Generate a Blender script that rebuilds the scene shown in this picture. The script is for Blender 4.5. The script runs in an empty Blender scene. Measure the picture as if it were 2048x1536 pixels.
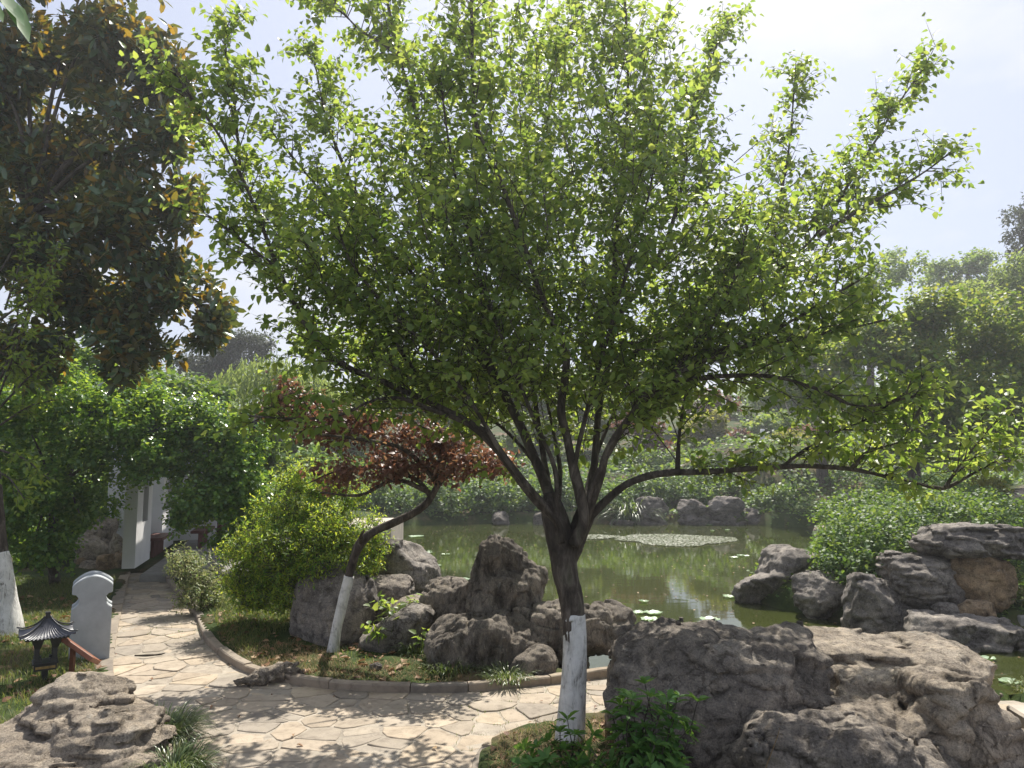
import bpy, bmesh, math, random
import numpy as np
from mathutils import Vector, Matrix

R = math.radians
scene = bpy.context.scene
COL = scene.collection
rng = np.random.default_rng(7)
random.seed(7)

# ------------------------------------------------------------------ camera, sky, sun, exposure
F_PX = 1500.0
CAM_Z = 1.65
PITCH = math.atan(152 / F_PX)
cam_d = bpy.data.cameras.new("camera")
cam = bpy.data.objects.new("camera", cam_d)
COL.objects.link(cam)
cam.location = (0, 0, CAM_Z)
cam.rotation_euler = (math.pi / 2 + PITCH, 0, 0)
cam_d.sensor_width = 36
cam_d.lens = 36 * F_PX / 2048
cam_d.clip_end = 3000
scene.camera = cam

SUN_EL, SUN_AZ = 54.0, 12.0        # azimuth: degrees to the right of straight ahead
SUN_STRENGTH, SKY_STRENGTH, EXPOSURE = 3.8, 0.085, 1.18
world = bpy.data.worlds.new("World")
scene.world = world
world.use_nodes = True
wn = world.node_tree
wn.nodes.clear()
w_out = wn.nodes.new("ShaderNodeOutputWorld")
w_bg = wn.nodes.new("ShaderNodeBackground")
w_sky = wn.nodes.new("ShaderNodeTexSky")
w_sky.sky_type = 'NISHITA'
w_sky.sun_disc = False
w_sky.sun_elevation = R(SUN_EL)
w_sky.sun_rotation = R(SUN_AZ)
w_sky.air_density = 1.0
w_sky.dust_density = 2.0
w_sky.ozone_density = 1.5
w_tc = wn.nodes.new("ShaderNodeTexCoord")
w_map = wn.nodes.new("ShaderNodeMapping")
w_map.inputs['Scale'].default_value = (1.0, 1.0, 2.2)
w_map.inputs['Location'].default_value = (0.35, 0.2, 0.1)
w_noise = wn.nodes.new("ShaderNodeTexNoise")
w_noise.inputs['Scale'].default_value = 2.6
w_noise.inputs['Detail'].default_value = 9
w_noise.inputs['Roughness'].default_value = 0.55
w_ramp = wn.nodes.new("ShaderNodeValToRGB")
w_ramp.color_ramp.elements[0].position = 0.50
w_ramp.color_ramp.elements[0].color = (0, 0, 0, 1)
w_ramp.color_ramp.elements[1].position = 0.66
w_ramp.color_ramp.elements[1].color = (0.85, 0.85, 0.85, 1)
w_veil = wn.nodes.new("ShaderNodeMixRGB")            # thin even veil of high cloud over the whole sky
w_veil.inputs['Fac'].default_value = 0.78
w_veil.inputs['Color2'].default_value = (3.25, 3.5, 4.35, 1)
w_mix = wn.nodes.new("ShaderNodeMixRGB")
w_mix.inputs['Color2'].default_value = (4.75, 4.8, 5.0, 1)
wl = wn.links.new
wl(w_tc.outputs['Generated'], w_map.inputs['Vector'])
wl(w_map.outputs['Vector'], w_noise.inputs['Vector'])
wl(w_noise.outputs['Fac'], w_ramp.inputs['Fac'])
wl(w_ramp.outputs['Color'], w_mix.inputs['Fac'])
wl(w_sky.outputs['Color'], w_veil.inputs['Color1'])
wl(w_veil.outputs['Color'], w_mix.inputs['Color1'])
wl(w_mix.outputs['Color'], w_bg.inputs['Color'])
w_bg.inputs['Strength'].default_value = SKY_STRENGTH
wl(w_bg.outputs['Background'], w_out.inputs['Surface'])

sun_d = bpy.data.lights.new("sun", 'SUN')
sun_d.energy = SUN_STRENGTH
sun_d.angle = R(0.53)
sun_d.color = (1.0, 0.95, 0.86)
sun = bpy.data.objects.new("sun", sun_d)
COL.objects.link(sun)
sdir = Vector((math.sin(R(SUN_AZ)) * math.cos(R(SUN_EL)), math.cos(R(SUN_AZ)) * math.cos(R(SUN_EL)), math.sin(R(SUN_EL))))
sun.location = sdir * 60
sun.rotation_euler = sdir.to_track_quat('Z', 'Y').to_euler()

scene.view_settings.view_transform = 'Standard'
scene.view_settings.look = 'None'
scene.view_settings.gamma = 1
scene.view_settings.use_curve_mapping = False
scene.view_settings.exposure = EXPOSURE
scene.render.engine = 'CYCLES'
scene.cycles.max_bounces = 7
scene.cycles.diffuse_bounces = 4
scene.cycles.glossy_bounces = 3
scene.cycles.transmission_bounces = 4
scene.cycles.volume_bounces = 0
scene.cycles.use_denoising = True
scene.cycles.sample_clamp_indirect = 6
scene.cycles.caustics_reflective = False
scene.cycles.caustics_refractive = False

# ------------------------------------------------------------------ pixel -> world (photo measured at 2048 x 1536)
cp, sp = math.cos(PITCH), math.sin(PITCH)
def ray(x, y):
    dx, dy = (x - 1024) / F_PX, (768 - y) / F_PX
    return np.array([dx, cp - sp * dy, sp + cp * dy])
def at(x, y, Y):
    d = ray(x, y); t = Y / d[1]
    return np.array([d[0] * t, Y, CAM_Z + d[2] * t])
def gp(x, y, z=0.0):
    d = ray(x, y); t = (z - CAM_Z) / d[2]
    return np.array([d[0] * t, d[1] * t, z])
def project(P):
    P = np.asarray(P) - np.array([0, 0, CAM_Z])
    f = P[..., 1] * cp + P[..., 2] * sp
    u = -P[..., 1] * sp + P[..., 2] * cp
    return 1024 + F_PX * P[..., 0] / f, 768 - F_PX * u / f, f

# ------------------------------------------------------------------ noise
def _hash(ix, iy, iz, seed):
    h = (ix * 374761393 + iy * 668265263 + iz * 2147483647 + seed * 1274126177) & 0xFFFFFFFF
    h = ((h ^ (h >> 13)) * 1274126177) & 0xFFFFFFFF
    h = ((h ^ (h >> 16)) * 2246822519) & 0xFFFFFFFF
    return ((h ^ (h >> 15)) & 0xFFFFFF) / 8388607.5 - 1.0
def vnoise(p, seed=0):
    pf = np.floor(p); f = p - pf
    i = pf.astype(np.int64)
    f = f * f * f * (f * (f * 6 - 15) + 10)
    x, y, z = i[..., 0], i[..., 1], i[..., 2]
    fx, fy, fz = f[..., 0], f[..., 1], f[..., 2]
    r = 0
    for dx in (0, 1):
        for dy in (0, 1):
            for dz in (0, 1):
                w = (fx if dx else 1 - fx) * (fy if dy else 1 - fy) * (fz if dz else 1 - fz)
                r = r + w * _hash(x + dx, y + dy, z + dz, seed)
    return r
def fbm(p, seed=0, octaves=4, gain=0.5, ridged=False):
    a, s, f = 1.0, 0, 1.0
    for o in range(octaves):
        n = vnoise(p * f + 17.3 * o, seed + o)
        s = s + a * ((1 - 2 * np.abs(n)) if ridged else n)
        a *= gain; f *= 2.03
    return s

def cellnoise(p, seed=0):
    """random value of the nearest feature point: blocky fracture steps"""
    i = np.floor(p).astype(np.int64); best = np.full(p.shape[:-1], 1e9); val = np.zeros(p.shape[:-1])
    for dx in (-1, 0, 1):
        for dy in (-1, 0, 1):
            for dz in (-1, 0, 1):
                x, y, z = i[..., 0] + dx, i[..., 1] + dy, i[..., 2] + dz
                fx = x + .5 + .45 * _hash(x, y, z, seed); fy = y + .5 + .45 * _hash(x, y, z, seed + 1); fz = z + .5 + .45 * _hash(x, y, z, seed + 2)
                d = (p[..., 0] - fx) ** 2 + (p[..., 1] - fy) ** 2 + (p[..., 2] - fz) ** 2
                m = d < best; best = np.where(m, d, best); val = np.where(m, _hash(x, y, z, seed + 7), val)
    return val

# ------------------------------------------------------------------ mesh and object helpers
ORG = {}
def mesh_from(V, faces_flat, counts, name, smooth=True, rnd=None):
    me = bpy.data.meshes.new(name)
    V = np.asarray(V, dtype=np.float32)
    faces_flat = np.asarray(faces_flat, dtype=np.int32); counts = np.asarray(counts, dtype=np.int32)
    me.vertices.add(len(V)); me.vertices.foreach_set("co", V.ravel())
    me.loops.add(len(faces_flat)); me.loops.foreach_set("vertex_index", faces_flat)
    me.polygons.add(len(counts))
    starts = np.concatenate([[0], np.cumsum(counts)[:-1]]).astype(np.int32)
    me.polygons.foreach_set("loop_start", starts)
    me.polygons.foreach_set("use_smooth", np.full(len(counts), smooth))
    me.update(calc_edges=True)
    if rnd is not None:
        a = me.attributes.new("rnd", 'FLOAT', 'POINT')
        a.data.foreach_set("value", np.asarray(rnd, dtype=np.float32))
    return me
class MB:
    """collects geometry in world coordinates for ONE mesh object"""
    def __init__(s): s.V = []; s.F = []; s.C = []; s.A = []; s.n = 0
    def add(s, V, F, rnd=None):
        V = np.asarray(V, dtype=float)
        for f in F:
            s.F.append(np.asarray(f) + s.n); s.C.append([len(f)])
        s.V.append(V); s.A.append(np.zeros(len(V)) if rnd is None else rnd); s.n += len(V)
    def add_flat(s, V, flat, counts, rnd=None):
        s.F.append(np.asarray(flat) + s.n); s.C.append(counts); s.V.append(V)
        s.A.append(np.zeros(len(V)) if rnd is None else rnd); s.n += len(V)
    def build(s, name, mat, parent=None, origin=None, smooth=True):
        V = np.concatenate(s.V)
        return link_mesh(name, V, np.concatenate(s.F), np.concatenate(s.C), mat, parent, origin, smooth, np.concatenate(s.A))
def link_mesh(name, V, flat, counts, mat, parent=None, origin=None, smooth=True, rnd=None):
    if parent is not None:
        org = ORG[parent.name]
    elif origin is not None:
        org = np.array(origin, dtype=float)
    else:
        mn, mx = V.min(0), V.max(0); org = np.array([(mn[0] + mx[0]) / 2, (mn[1] + mx[1]) / 2, mn[2]])
    me = mesh_from(V - org, flat, counts, name, smooth, rnd)
    me.materials.append(mat)
    o = bpy.data.objects.new(name, me)
    COL.objects.link(o)
    if parent is not None: o.parent = parent
    else: o.location = org
    ORG[o.name] = org
    return o
def empty(name, loc, label=None, cat=None, group=None):
    o = bpy.data.objects.new(name, None); COL.objects.link(o)
    o.location = loc; o.empty_display_size = 0.1
    ORG[o.name] = np.array(loc, dtype=float)
    if label: tag(o, label, cat, group)
    return o
def tag(o, label=None, cat=None, group=None, kind=None):
    if label: o["label"] = label
    if cat: o["category"] = cat
    if group: o["group"] = group
    if kind: o["kind"] = kind
    return o
def bm_out(bm):
    bm.verts.index_update()
    V = np.array([v.co[:] for v in bm.verts]); F = [[v.index for v in f.verts] for f in bm.faces]
    bm.free(); return V, F
def box(c, s, rz=0.0, rx=0.0, ry=0.0, bev=0.008, seg=1):
    bm = bmesh.new()
    bmesh.ops.create_cube(bm, size=1.0)
    for v in bm.verts: v.co = Vector((v.co.x * s[0], v.co.y * s[1], v.co.z * s[2]))
    if bev > 0: bmesh.ops.bevel(bm, geom=list(bm.edges), offset=bev, segments=seg, affect='EDGES', profile=0.5)
    M = Matrix.Translation(Vector(c)) @ Matrix.Rotation(rz, 4, 'Z') @ Matrix.Rotation(ry, 4, 'Y') @ Matrix.Rotation(rx, 4, 'X')
    bm.transform(M)
    return bm_out(bm)
def norm(v): return v / np.maximum(np.linalg.norm(v, axis=-1, keepdims=True), 1e-9)
def catmull(P, n):
    P = np.asarray(P, dtype=float)
    if len(P) < 3: 
        t = np.linspace(0, 1, n)[:, None]; return P[0] * (1 - t) + P[-1] * t
    Q = np.vstack([2 * P[0] - P[1], P, 2 * P[-1] - P[-2]])
    m = len(P) - 1
    u = np.linspace(0, m - 1e-6, n); i = np.floor(u).astype(int); t = (u - i)[:, None]
    p0, p1, p2, p3 = Q[i], Q[i + 1], Q[i + 2], Q[i + 3]
    return 0.5 * (2 * p1 + (p2 - p0) * t + (2 * p0 - 5 * p1 + 4 * p2 - p3) * t ** 2 + (3 * p1 - p0 - 3 * p2 + p3) * t ** 3)
def tube(P, rad, n=24, sides=8, bump=0.0, seed=1, cap=True, bfreq=(14, 14, 4)):
    """smooth tapered tube along control points P with radii rad"""
    P = np.asarray(P, dtype=float); rad = np.asarray(rad, dtype=float)
    C = catmull(P, n); r = catmull(np.stack([rad] * 3, 1), n)[:, 0]
    r = np.maximum(r, 0.0008)
    T = norm(np.gradient(C, axis=0))
    up = np.array([0.3, 1.0, 0.1]) if abs(T[0][1]) < 0.9 else np.array([1.0, 0, 0])
    A = norm(up[None] - (T @ up)[:, None] * T); B = np.cross(T, A)
    th = np.linspace(0, 2 * math.pi, sides, endpoint=False)
    ring = C[:, None] + r[:, None, None] * (np.cos(th)[None, :, None] * A[:, None] + np.sin(th)[None, :, None] * B[:, None])
    V = ring.reshape(-1, 3)
    if bump:
        d = norm((ring - C[:, None]).reshape(-1, 3))
        V = V + d * (fbm(V * np.array(bfreq), seed, 3)[:, None] * bump)
    F = []
    for i in range(n - 1):
        for j in range(sides):
            k = (j + 1) % sides
            F.append((i * sides + j, i * sides + k, (i + 1) * sides + k, (i + 1) * sides + j))
    if cap:
        F.append(tuple(range(sides))[::-1]); F.append(tuple((n - 1) * sides + j for j in range(sides)))
    return V, F, C, r, T

# instancing of small templates into one mesh
def inst(mb, tv, tf, P, A, N, S, rnd=None):
    A = norm(A); N = norm(N - (N * A).sum(1, keepdims=True) * A); X = np.cross(A, N)
    n = len(P)
    if S.ndim == 1: S = np.stack([S] * 3, 1)
    V = (P[:, None] + tv[None, :, 0:1] * (S[:, 0:1] * X)[:, None] + tv[None, :, 1:2] * (S[:, 1:2] * A)[:, None] + tv[None, :, 2:3] * (S[:, 2:3] * N)[:, None])
    k = len(tv)
    flat = np.concatenate([np.asarray(f) for f in tf]); cnt = np.array([len(f) for f in tf])
    FF = (flat[None] + (np.arange(n) * k)[:, None]).ravel(); CC = np.tile(cnt, n)
    if rnd is None: rnd = rng.random(n)
    mb.add_flat(V.reshape(-1, 3), FF, CC, np.repeat(rnd, k))

def leaf_tmpl(w=0.62, p1=0.32, p2=0.68, w2=0.75, fold=0.10, curl=-0.14, stalk=0.12):
    h = w / 2
    tv = np.array([[0, stalk, 0], [-h, p1, fold], [0, p1, 0.01], [h, p1, fold],
                   [-h * w2, p2, fold * .6 + curl * .25], [0, p2, curl * .35 - .02], [h * w2, p2, fold * .6 + curl * .25], [0, 1.0, curl], [0, 0, -0.01], [0.02, stalk * .7, 0]])
    tf = [(0, 2, 1), (0, 3, 2), (1, 2, 5, 4), (2, 3, 6, 5), (4, 5, 7), (5, 6, 7), (8, 9, 0)]
    return tv, tf
T_OVATE = leaf_tmpl()
T_MAGN = leaf_tmpl(w=0.40, p1=0.35, p2=0.75, w2=0.85, fold=0.05, curl=-0.06, stalk=0.05)
T_LANCE = leaf_tmpl(w=0.30, p1=0.35, p2=0.70, w2=0.75, fold=0.04, curl=-0.10, stalk=0.03)
T_AZAL = leaf_tmpl(w=0.34, p1=0.45, p2=0.75, w2=0.85, fold=0.05, curl=-0.12, stalk=0.02)
T_RHOMB = (np.array([[0, 0, 0], [-.24, .45, .07], [.24, .45, .07], [0, 1, -.06]]), [(0, 3, 1), (0, 2, 3)])
T_ROUND = (np.array([[0, 0, 0], [-.36, .4, .07], [.36, .4, .07], [-.2, .85, 0.0], [.2, .85, 0.0]]), [(0, 2, 4), (0, 4, 3), (0, 3, 1)])
T_ARCH = (np.array([[-.5, 0, 0], [.5, 0, 0], [-.5, .45, .06], [.5, .45, .06], [-.45, .75, .22], [.45, .75, .22], [-.3, .88, .46], [.3, .88, .46], [0, .82, .75]]), [(0, 1, 3, 2), (2, 3, 5, 4), (4, 5, 7, 6), (6, 7, 8)])
T_BLADE = (np.array([[-.5, 0, 0], [.5, 0, 0], [-.42, .4, .05], [.42, .4, .05], [-.28, .75, .22], [.28, .75, .22], [0, 1, .45]]), [(0, 1, 3, 2), (2, 3, 5, 4), (4, 5, 6)])
_th = np.array([0, 2.094, 4.189])
T_TWIG = (np.vstack([np.stack([np.cos(_th), 0 * _th, np.sin(_th)], 1), np.stack([.75 * np.cos(_th), 0 * _th + .5, .75 * np.sin(_th)], 1), [[0, 1, 0]]]),
          [(0, 1, 4, 3), (1, 2, 5, 4), (2, 0, 3, 5), (3, 4, 6), (4, 5, 6), (5, 3, 6)])

def rdir(n, r=rng):
    return norm(r.normal(size=(n, 3)))
def leaves_on(O, D, L, per, size, droop=0.35, spread=0.9, fwd=0.55, up=1.0, jit=0.35, t0=0.12, size_var=0.3, r=rng):
    """leaf positions, axes, normals, sizes along straight shoots"""
    n = len(O); L = np.asarray(L)
    t = np.linspace(t0, 1.0, per)
    idx = np.tile(np.arange(per), n)
    O2 = np.repeat(O, per, 0); D2 = np.repeat(D, per, 0); L2 = np.repeat(L, per)
    tt = np.clip(np.tile(t, n) + r.normal(size=n * per) * 0.05, 0, 1.02)
    ref = np.where(np.abs(D2[:, 2:3]) > .9, np.array([[1., 0, 0]]), np.array([[0, 0, 1.]]))
    B1 = norm(np.cross(D2, ref)); B2 = np.cross(D2, B1)
    ph = idx * 2.4 + np.repeat(r.random(n) * 6.28, per) + r.normal(size=n * per) * .4
    perp = np.cos(ph)[:, None] * B1 + np.sin(ph)[:, None] * B2
    P = O2 + D2 * (L2 * tt)[:, None]
    A = norm(D2 * fwd + perp * spread + np.array([0, 0, -droop]) + r.normal(size=(n * per, 3)) * jit * .5)
    N = norm(np.array([0, 0, up]) + D2 * .25 + r.normal(size=(n * per, 3)) * jit)
    S = size * (1 + size_var * (r.random(n * per) * 2 - 1)) * (0.75 + 0.25 * np.minimum(1, 1.6 - tt))
    return P, A, N, S

def lump_shoots(lumps, n, out=1.0, up=0.45, jit=0.5, inner=0.45, r=rng, rag=0.22, bottom=-1.0):
    """shoot origins and directions spread through a set of ellipsoid lumps (centre, radii)"""
    C = np.array([l[0] for l in lumps]); RR = np.array([l[1] for l in lumps])
    w = np.prod(RR, 1) ** (2 / 3); w /= w.sum()
    k = r.choice(len(lumps), n, p=w)
    d = rdir(n, r)
    rho = inner + (1 - inner) * r.random(n) ** 0.6
    nz = vnoise(d * 2.3 + k[:, None] * 7.7, 5)
    rho = rho * (1 + rag * nz) 
    P = C[k] + d * RR[k] * rho[:, None]
    D = norm(d * out + np.array([0, 0, up]) + r.normal(size=(n, 3)) * jit)
    m = d[:, 2] > bottom
    return P[m], D[m]

def sub_lumps(lumps, k, r):
    out = []
    for c, R_ in lumps:
        for i in range(k):
            d = rdir(1, r)[0]; out.append((c + d * R_ * r.uniform(.35, .78), R_ * r.uniform(.30, .52)))
    return out
def px_lump(px, py, Y, rx, ry, rd):
    c = at(px, py, Y); s = Y / F_PX
    return (c, np.array([rx * s, rd, ry * s]))

# ------------------------------------------------------------------ materials
def new_mat(name):
    m = bpy.data.materials.new(name); m.use_nodes = True
    nt = m.node_tree; nt.nodes.clear()
    out = nt.nodes.new("ShaderNodeOutputMaterial")
    return m, nt, out
def N_(nt, typ, **kw):
    n = nt.nodes.new(typ)
    for k, v in kw.items():
        if k in n.inputs:
            n.inputs[k].default_value = v
        else:
            setattr(n, k, v)
    return n
def ramp(nt, fac, stops, interp='LINEAR'):
    n = nt.nodes.new("ShaderNodeValToRGB"); cr = n.color_ramp; cr.interpolation = interp
    while len(cr.elements) < len(stops): cr.elements.new(0.5)
    for e, (p, c) in zip(cr.elements, stops):
        e.position = p; e.color = (*c, 1) if len(c) == 3 else c
    nt.links.new(fac, n.inputs['Fac'])
    return n.outputs['Color']
def mixc(nt, fac, a, b, mode='MIX'):
    n = nt.nodes.new("ShaderNodeMixRGB"); n.blend_type = mode
    for s, v in ((n.inputs[0], fac), (n.inputs[1], a), (n.inputs[2], b)):
        if isinstance(v, (int, float)): s.default_value = v
        elif isinstance(v, (tuple, list)): s.default_value = (*v, 1) if len(v) == 3 else v
        else: nt.links.new(v, s)
    return n.outputs[0]
def noise_n(nt, vec, scale, detail=6, rough=0.55, dist=0.0):
    n = N_(nt, "ShaderNodeTexNoise", Scale=scale, Detail=detail, Roughness=rough, Distortion=dist)
    nt.links.new(vec, n.inputs['Vector']); return n.outputs['Fac']
def obj_coord(nt, scale=(1, 1, 1), shift=True):
    tc = nt.nodes.new("ShaderNodeTexCoord")
    mp = nt.nodes.new("ShaderNodeMapping"); mp.inputs['Scale'].default_value = scale
    nt.links.new(tc.outputs['Object'], mp.inputs['Vector'])
    if not shift: return mp.outputs['Vector']
    oi = nt.nodes.new("ShaderNodeObjectInfo")
    mul = N_(nt, "ShaderNodeMath", operation='MULTIPLY'); mul.inputs[1].default_value = 37.0
    nt.links.new(oi.outputs['Random'], mul.inputs[0])
    add = N_(nt, "ShaderNodeVectorMath", operation='ADD')
    nt.links.new(mp.outputs['Vector'], add.inputs[0]); nt.links.new(mul.outputs[0], add.inputs[1])
    return add.outputs[0]
def bump_n(nt, height, strength=0.5, dist=0.02, normal=None):
    b = N_(nt, "ShaderNodeBump", Strength=strength, Distance=dist)
    nt.links.new(height, b.inputs['Height'])
    if normal is not None: nt.links.new(normal, b.inputs['Normal'])
    return b.outputs['Normal']
def principled(nt, out, color, rough=0.8, spec=0.3, normal=None, link=True, **kw):
    b = nt.nodes.new("ShaderNodeBsdfPrincipled")
    if isinstance(color, (tuple, list)): b.inputs['Base Color'].default_value = (*color, 1)
    else: nt.links.new(color, b.inputs['Base Color'])
    if isinstance(rough, (int, float)): b.inputs['Roughness'].default_value = rough
    else: nt.links.new(rough, b.inputs['Roughness'])
    b.inputs['Specular IOR Level'].default_value = spec
    if normal is not None: nt.links.new(normal, b.inputs['Normal'])
    for k, v in kw.items(): b.inputs[k].default_value = v
    if link: nt.links.new(b.outputs[0], out.inputs['Surface'])
    return b

def leaf_mat(name, cols, trans, tfac=0.42, rough=0.38, spec=0.45, back=None):
    m, nt, out = new_mat(name)
    at_ = N_(nt, "ShaderNodeAttribute", attribute_name="rnd")
    fac = at_.outputs['Fac']
    k = len(cols)
    c = ramp(nt, fac, [(i / max(1, k - 1), x) for i, x in enumerate(cols)])
    k = len(trans)
    t = ramp(nt, fac, [(i / max(1, k - 1), x) for i, x in enumerate(trans)])
    if back is not None:
        g = nt.nodes.new("ShaderNodeNewGeometry")
        c = mixc(nt, g.outputs['Backfacing'], c, ramp(nt, fac, back))
    b = principled(nt, out, c, rough, spec, link=False)
    tr = nt.nodes.new("ShaderNodeBsdfTranslucent"); nt.links.new(t, tr.inputs['Color'])
    mx = nt.nodes.new("ShaderNodeMixShader"); mx.inputs[0].default_value = tfac
    nt.links.new(b.outputs[0], mx.inputs[1]); nt.links.new(tr.outputs[0], mx.inputs[2])
    nt.links.new(mx.outputs[0], out.inputs['Surface'])
    return m

def rock_mat(name, dark, mid, light, scale=1.0, stretch=(1, 1, 1), strength=0.75):
    m, nt, out = new_mat(name)
    v = obj_coord(nt, stretch)
    n1 = noise_n(nt, v, 2.4 * scale, 10, 0.62, 0.4)
    n2 = noise_n(nt, v, 11 * scale, 9, 0.68, 0.6)
    n3 = noise_n(nt, v, 38 * scale, 6, 0.7)
    base = ramp(nt, n1, [(0.28, dark), (0.5, mid), (0.72, light)])
    blot = ramp(nt, n2, [(0.34, (0.40, 0.38, 0.36)), (0.46, (0.95, 0.95, 0.95)), (0.64, (1.4, 1.36, 1.28))])
    c = mixc(nt, 1.0, base, blot, 'MULTIPLY')
    vo = N_(nt, "ShaderNodeTexVoronoi", feature='DISTANCE_TO_EDGE', Scale=5.5 * scale)
    dv = N_(nt, "ShaderNodeVectorMath", operation='ADD'); sc_ = N_(nt, "ShaderNodeVectorMath", operation='SCALE'); sc_.inputs['Scale'].default_value = 0.28
    nz = N_(nt, "ShaderNodeTexNoise", Scale=4 * scale, Detail=5); nt.links.new(v, nz.inputs['Vector'])
    nt.links.new(nz.outputs['Color'], sc_.inputs[0]); nt.links.new(v, dv.inputs[0]); nt.links.new(sc_.outputs[0], dv.inputs[1]); nt.links.new(dv.outputs[0], vo.inputs['Vector'])
    crack = ramp(nt, vo.outputs['Distance'], [(0.0, (0, 0, 0)), (0.045, (1, 1, 1))])
    cm = noise_n(nt, v, 3.1 * scale, 3)
    cmr = ramp(nt, cm, [(0.5, (1, 1, 1)), (0.62, (0, 0, 0))])
    crack = mixc(nt, cmr, crack, (1, 1, 1))
    c = mixc(nt, 1.0, c, ramp(nt, crack, [(0, (0.5, 0.48, 0.46)), (1, (1, 1, 1))]), 'MULTIPLY')
    spots = ramp(nt, n3, [(0.58, (0, 0, 0)), (0.74, (1, 1, 1))])
    c = mixc(nt, spots, c, (light[0] * 1.25, light[1] * 1.25, light[2] * 1.22))
    n4 = noise_n(nt, v, 100 * scale, 5, 0.75)
    sv = obj_coord(nt, (2.6 * scale, 2.6 * scale, 0.8 * scale)); ns = noise_n(nt, sv, 1.0, 9, 0.7, 0.8)
    c = mixc(nt, 1.0, c, ramp(nt, ns, [(0.36, (0.42, 0.41, 0.40)), (0.46, (1, 1, 1))]), 'MULTIPLY')
    nl = noise_n(nt, v, 6.5 * scale, 7, 0.75, 1.0)
    c = mixc(nt, ramp(nt, nl, [(0.60, (0, 0, 0)), (0.66, (0.55, 0.55, 0.55))]), c, (0.34, 0.33, 0.30))
    pits = ramp(nt, n3, [(0.32, (0.32, 0.30, 0.29)), (0.42, (1, 1, 1))])
    c = mixc(nt, 0.8, c, pits, 'MULTIPLY')
    c = mixc(nt, 1.0, c, ramp(nt, n4, [(0.33, (0.55, 0.54, 0.53)), (0.5, (1, 1, 1)), (0.68, (1.35, 1.33, 1.3))]), 'MULTIPLY')
    nr = bump_n(nt, n2, 1.0, 0.030 * strength / scale)
    nr = bump_n(nt, n3, 1.0, 0.030 * strength / scale, nr)
    nr = bump_n(nt, n4, 1.0, 0.018 * strength / scale, nr)
    nr = bump_n(nt, crack, 0.35, 0.012 / scale, nr)
    principled(nt, out, c, 0.88, 0.25, nr)
    return m

M = {}
M['leaf'] = leaf_mat('fresh_green_leaf', [(0.085, 0.14, 0.042), (0.12, 0.185, 0.05), (0.165, 0.235, 0.062)],
                     [(0.28, 0.42, 0.055), (0.40, 0.53, 0.075), (0.56, 0.62, 0.105)], 0.5, 0.42, 0.36)
M['magnolia'] = leaf_mat('magnolia_leaf', [(0.040, 0.090, 0.045), (0.063, 0.130, 0.059), (0.090, 0.158, 0.067)],
                         [(0.117, 0.189, 0.029), (0.319, 0.319, 0.029), (0.900, 0.522, 0.044)], 0.24, 0.28, 0.6, back=[(0.0, (0.04, 0.06, 0.03)), (0.78, (0.05, 0.065, 0.03)), (0.9, (0.12, 0.09, 0.03)), (1.0, (0.22, 0.13, 0.03))])
M['osmanthus'] = leaf_mat('osmanthus_leaf', [(0.059, 0.139, 0.037), (0.093, 0.197, 0.046), (0.162, 0.277, 0.056)],
                          [(0.187, 0.351, 0.034), (0.328, 0.491, 0.047), (0.562, 0.679, 0.070)], 0.4, 0.26, 0.5)
M['spray'] = leaf_mat('light_spray_leaf', [(0.078, 0.143, 0.023), (0.130, 0.195, 0.033)], [(0.308, 0.440, 0.044), (0.550, 0.616, 0.066)], 0.45, 0.45, 0.32)
M['plum'] = leaf_mat('plum_leaf', [(0.106, 0.053, 0.045), (0.156, 0.081, 0.062), (0.188, 0.112, 0.075)],
                     [(0.312, 0.120, 0.072), (0.432, 0.192, 0.096), (0.432, 0.264, 0.108)], 0.34, 0.42, 0.35)
M['nandina'] = leaf_mat('nandina_leaf', [(0.062, 0.154, 0.033), (0.124, 0.227, 0.041), (0.247, 0.310, 0.045)],
                        [(0.260, 0.463, 0.044), (0.578, 0.722, 0.057), (0.900, 0.900, 0.086)], 0.44, 0.45, 0.3)
M['variegated'] = leaf_mat('variegated_leaf', [(0.07, 0.13, 0.03), (0.20, 0.24, 0.09), (0.38, 0.38, 0.20)],
                           [(0.25, 0.38, 0.05), (0.5, 0.52, 0.16), (0.65, 0.62, 0.3)], 0.34, 0.45, 0.3)
M['azalea'] = leaf_mat('azalea_leaf', [(0.054, 0.134, 0.036), (0.082, 0.180, 0.043), (0.118, 0.216, 0.054)],
                       [(0.202, 0.389, 0.058), (0.317, 0.518, 0.072)], 0.32, 0.5, 0.25)
M['ivy'] = leaf_mat('bank_shrub_leaf', [(0.049, 0.098, 0.031), (0.077, 0.140, 0.042), (0.119, 0.182, 0.056)],
                    [(0.156, 0.288, 0.036), (0.264, 0.408, 0.048), (0.408, 0.504, 0.072)], 0.34, 0.52, 0.25)
M['camphor'] = leaf_mat('camphor_leaf', [(0.06, 0.11, 0.028), (0.09, 0.145, 0.035), (0.14, 0.17, 0.045)],
                        [(0.22, 0.36, 0.04), (0.36, 0.48, 0.05), (0.56, 0.56, 0.08)], 0.4, 0.5, 0.25)
M['far_leaf'] = leaf_mat('far_tree_leaf', [(0.070, 0.140, 0.047), (0.118, 0.199, 0.066), (0.187, 0.258, 0.083)],
                         [(0.224, 0.374, 0.056), (0.412, 0.562, 0.074), (0.599, 0.674, 0.113)], 0.35, 0.55, 0.2)
M['pine'] = leaf_mat('pine_needle', [(0.025, 0.042, 0.024), (0.045, 0.062, 0.034)], [(0.08, 0.11, 0.04), (0.12, 0.14, 0.05)], 0.25, 0.6, 0.2)
M['willow'] = leaf_mat('willow_leaf', [(0.104, 0.169, 0.046), (0.156, 0.221, 0.065)], [(0.336, 0.456, 0.084), (0.504, 0.576, 0.120)], 0.42, 0.55, 0.2)
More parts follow.
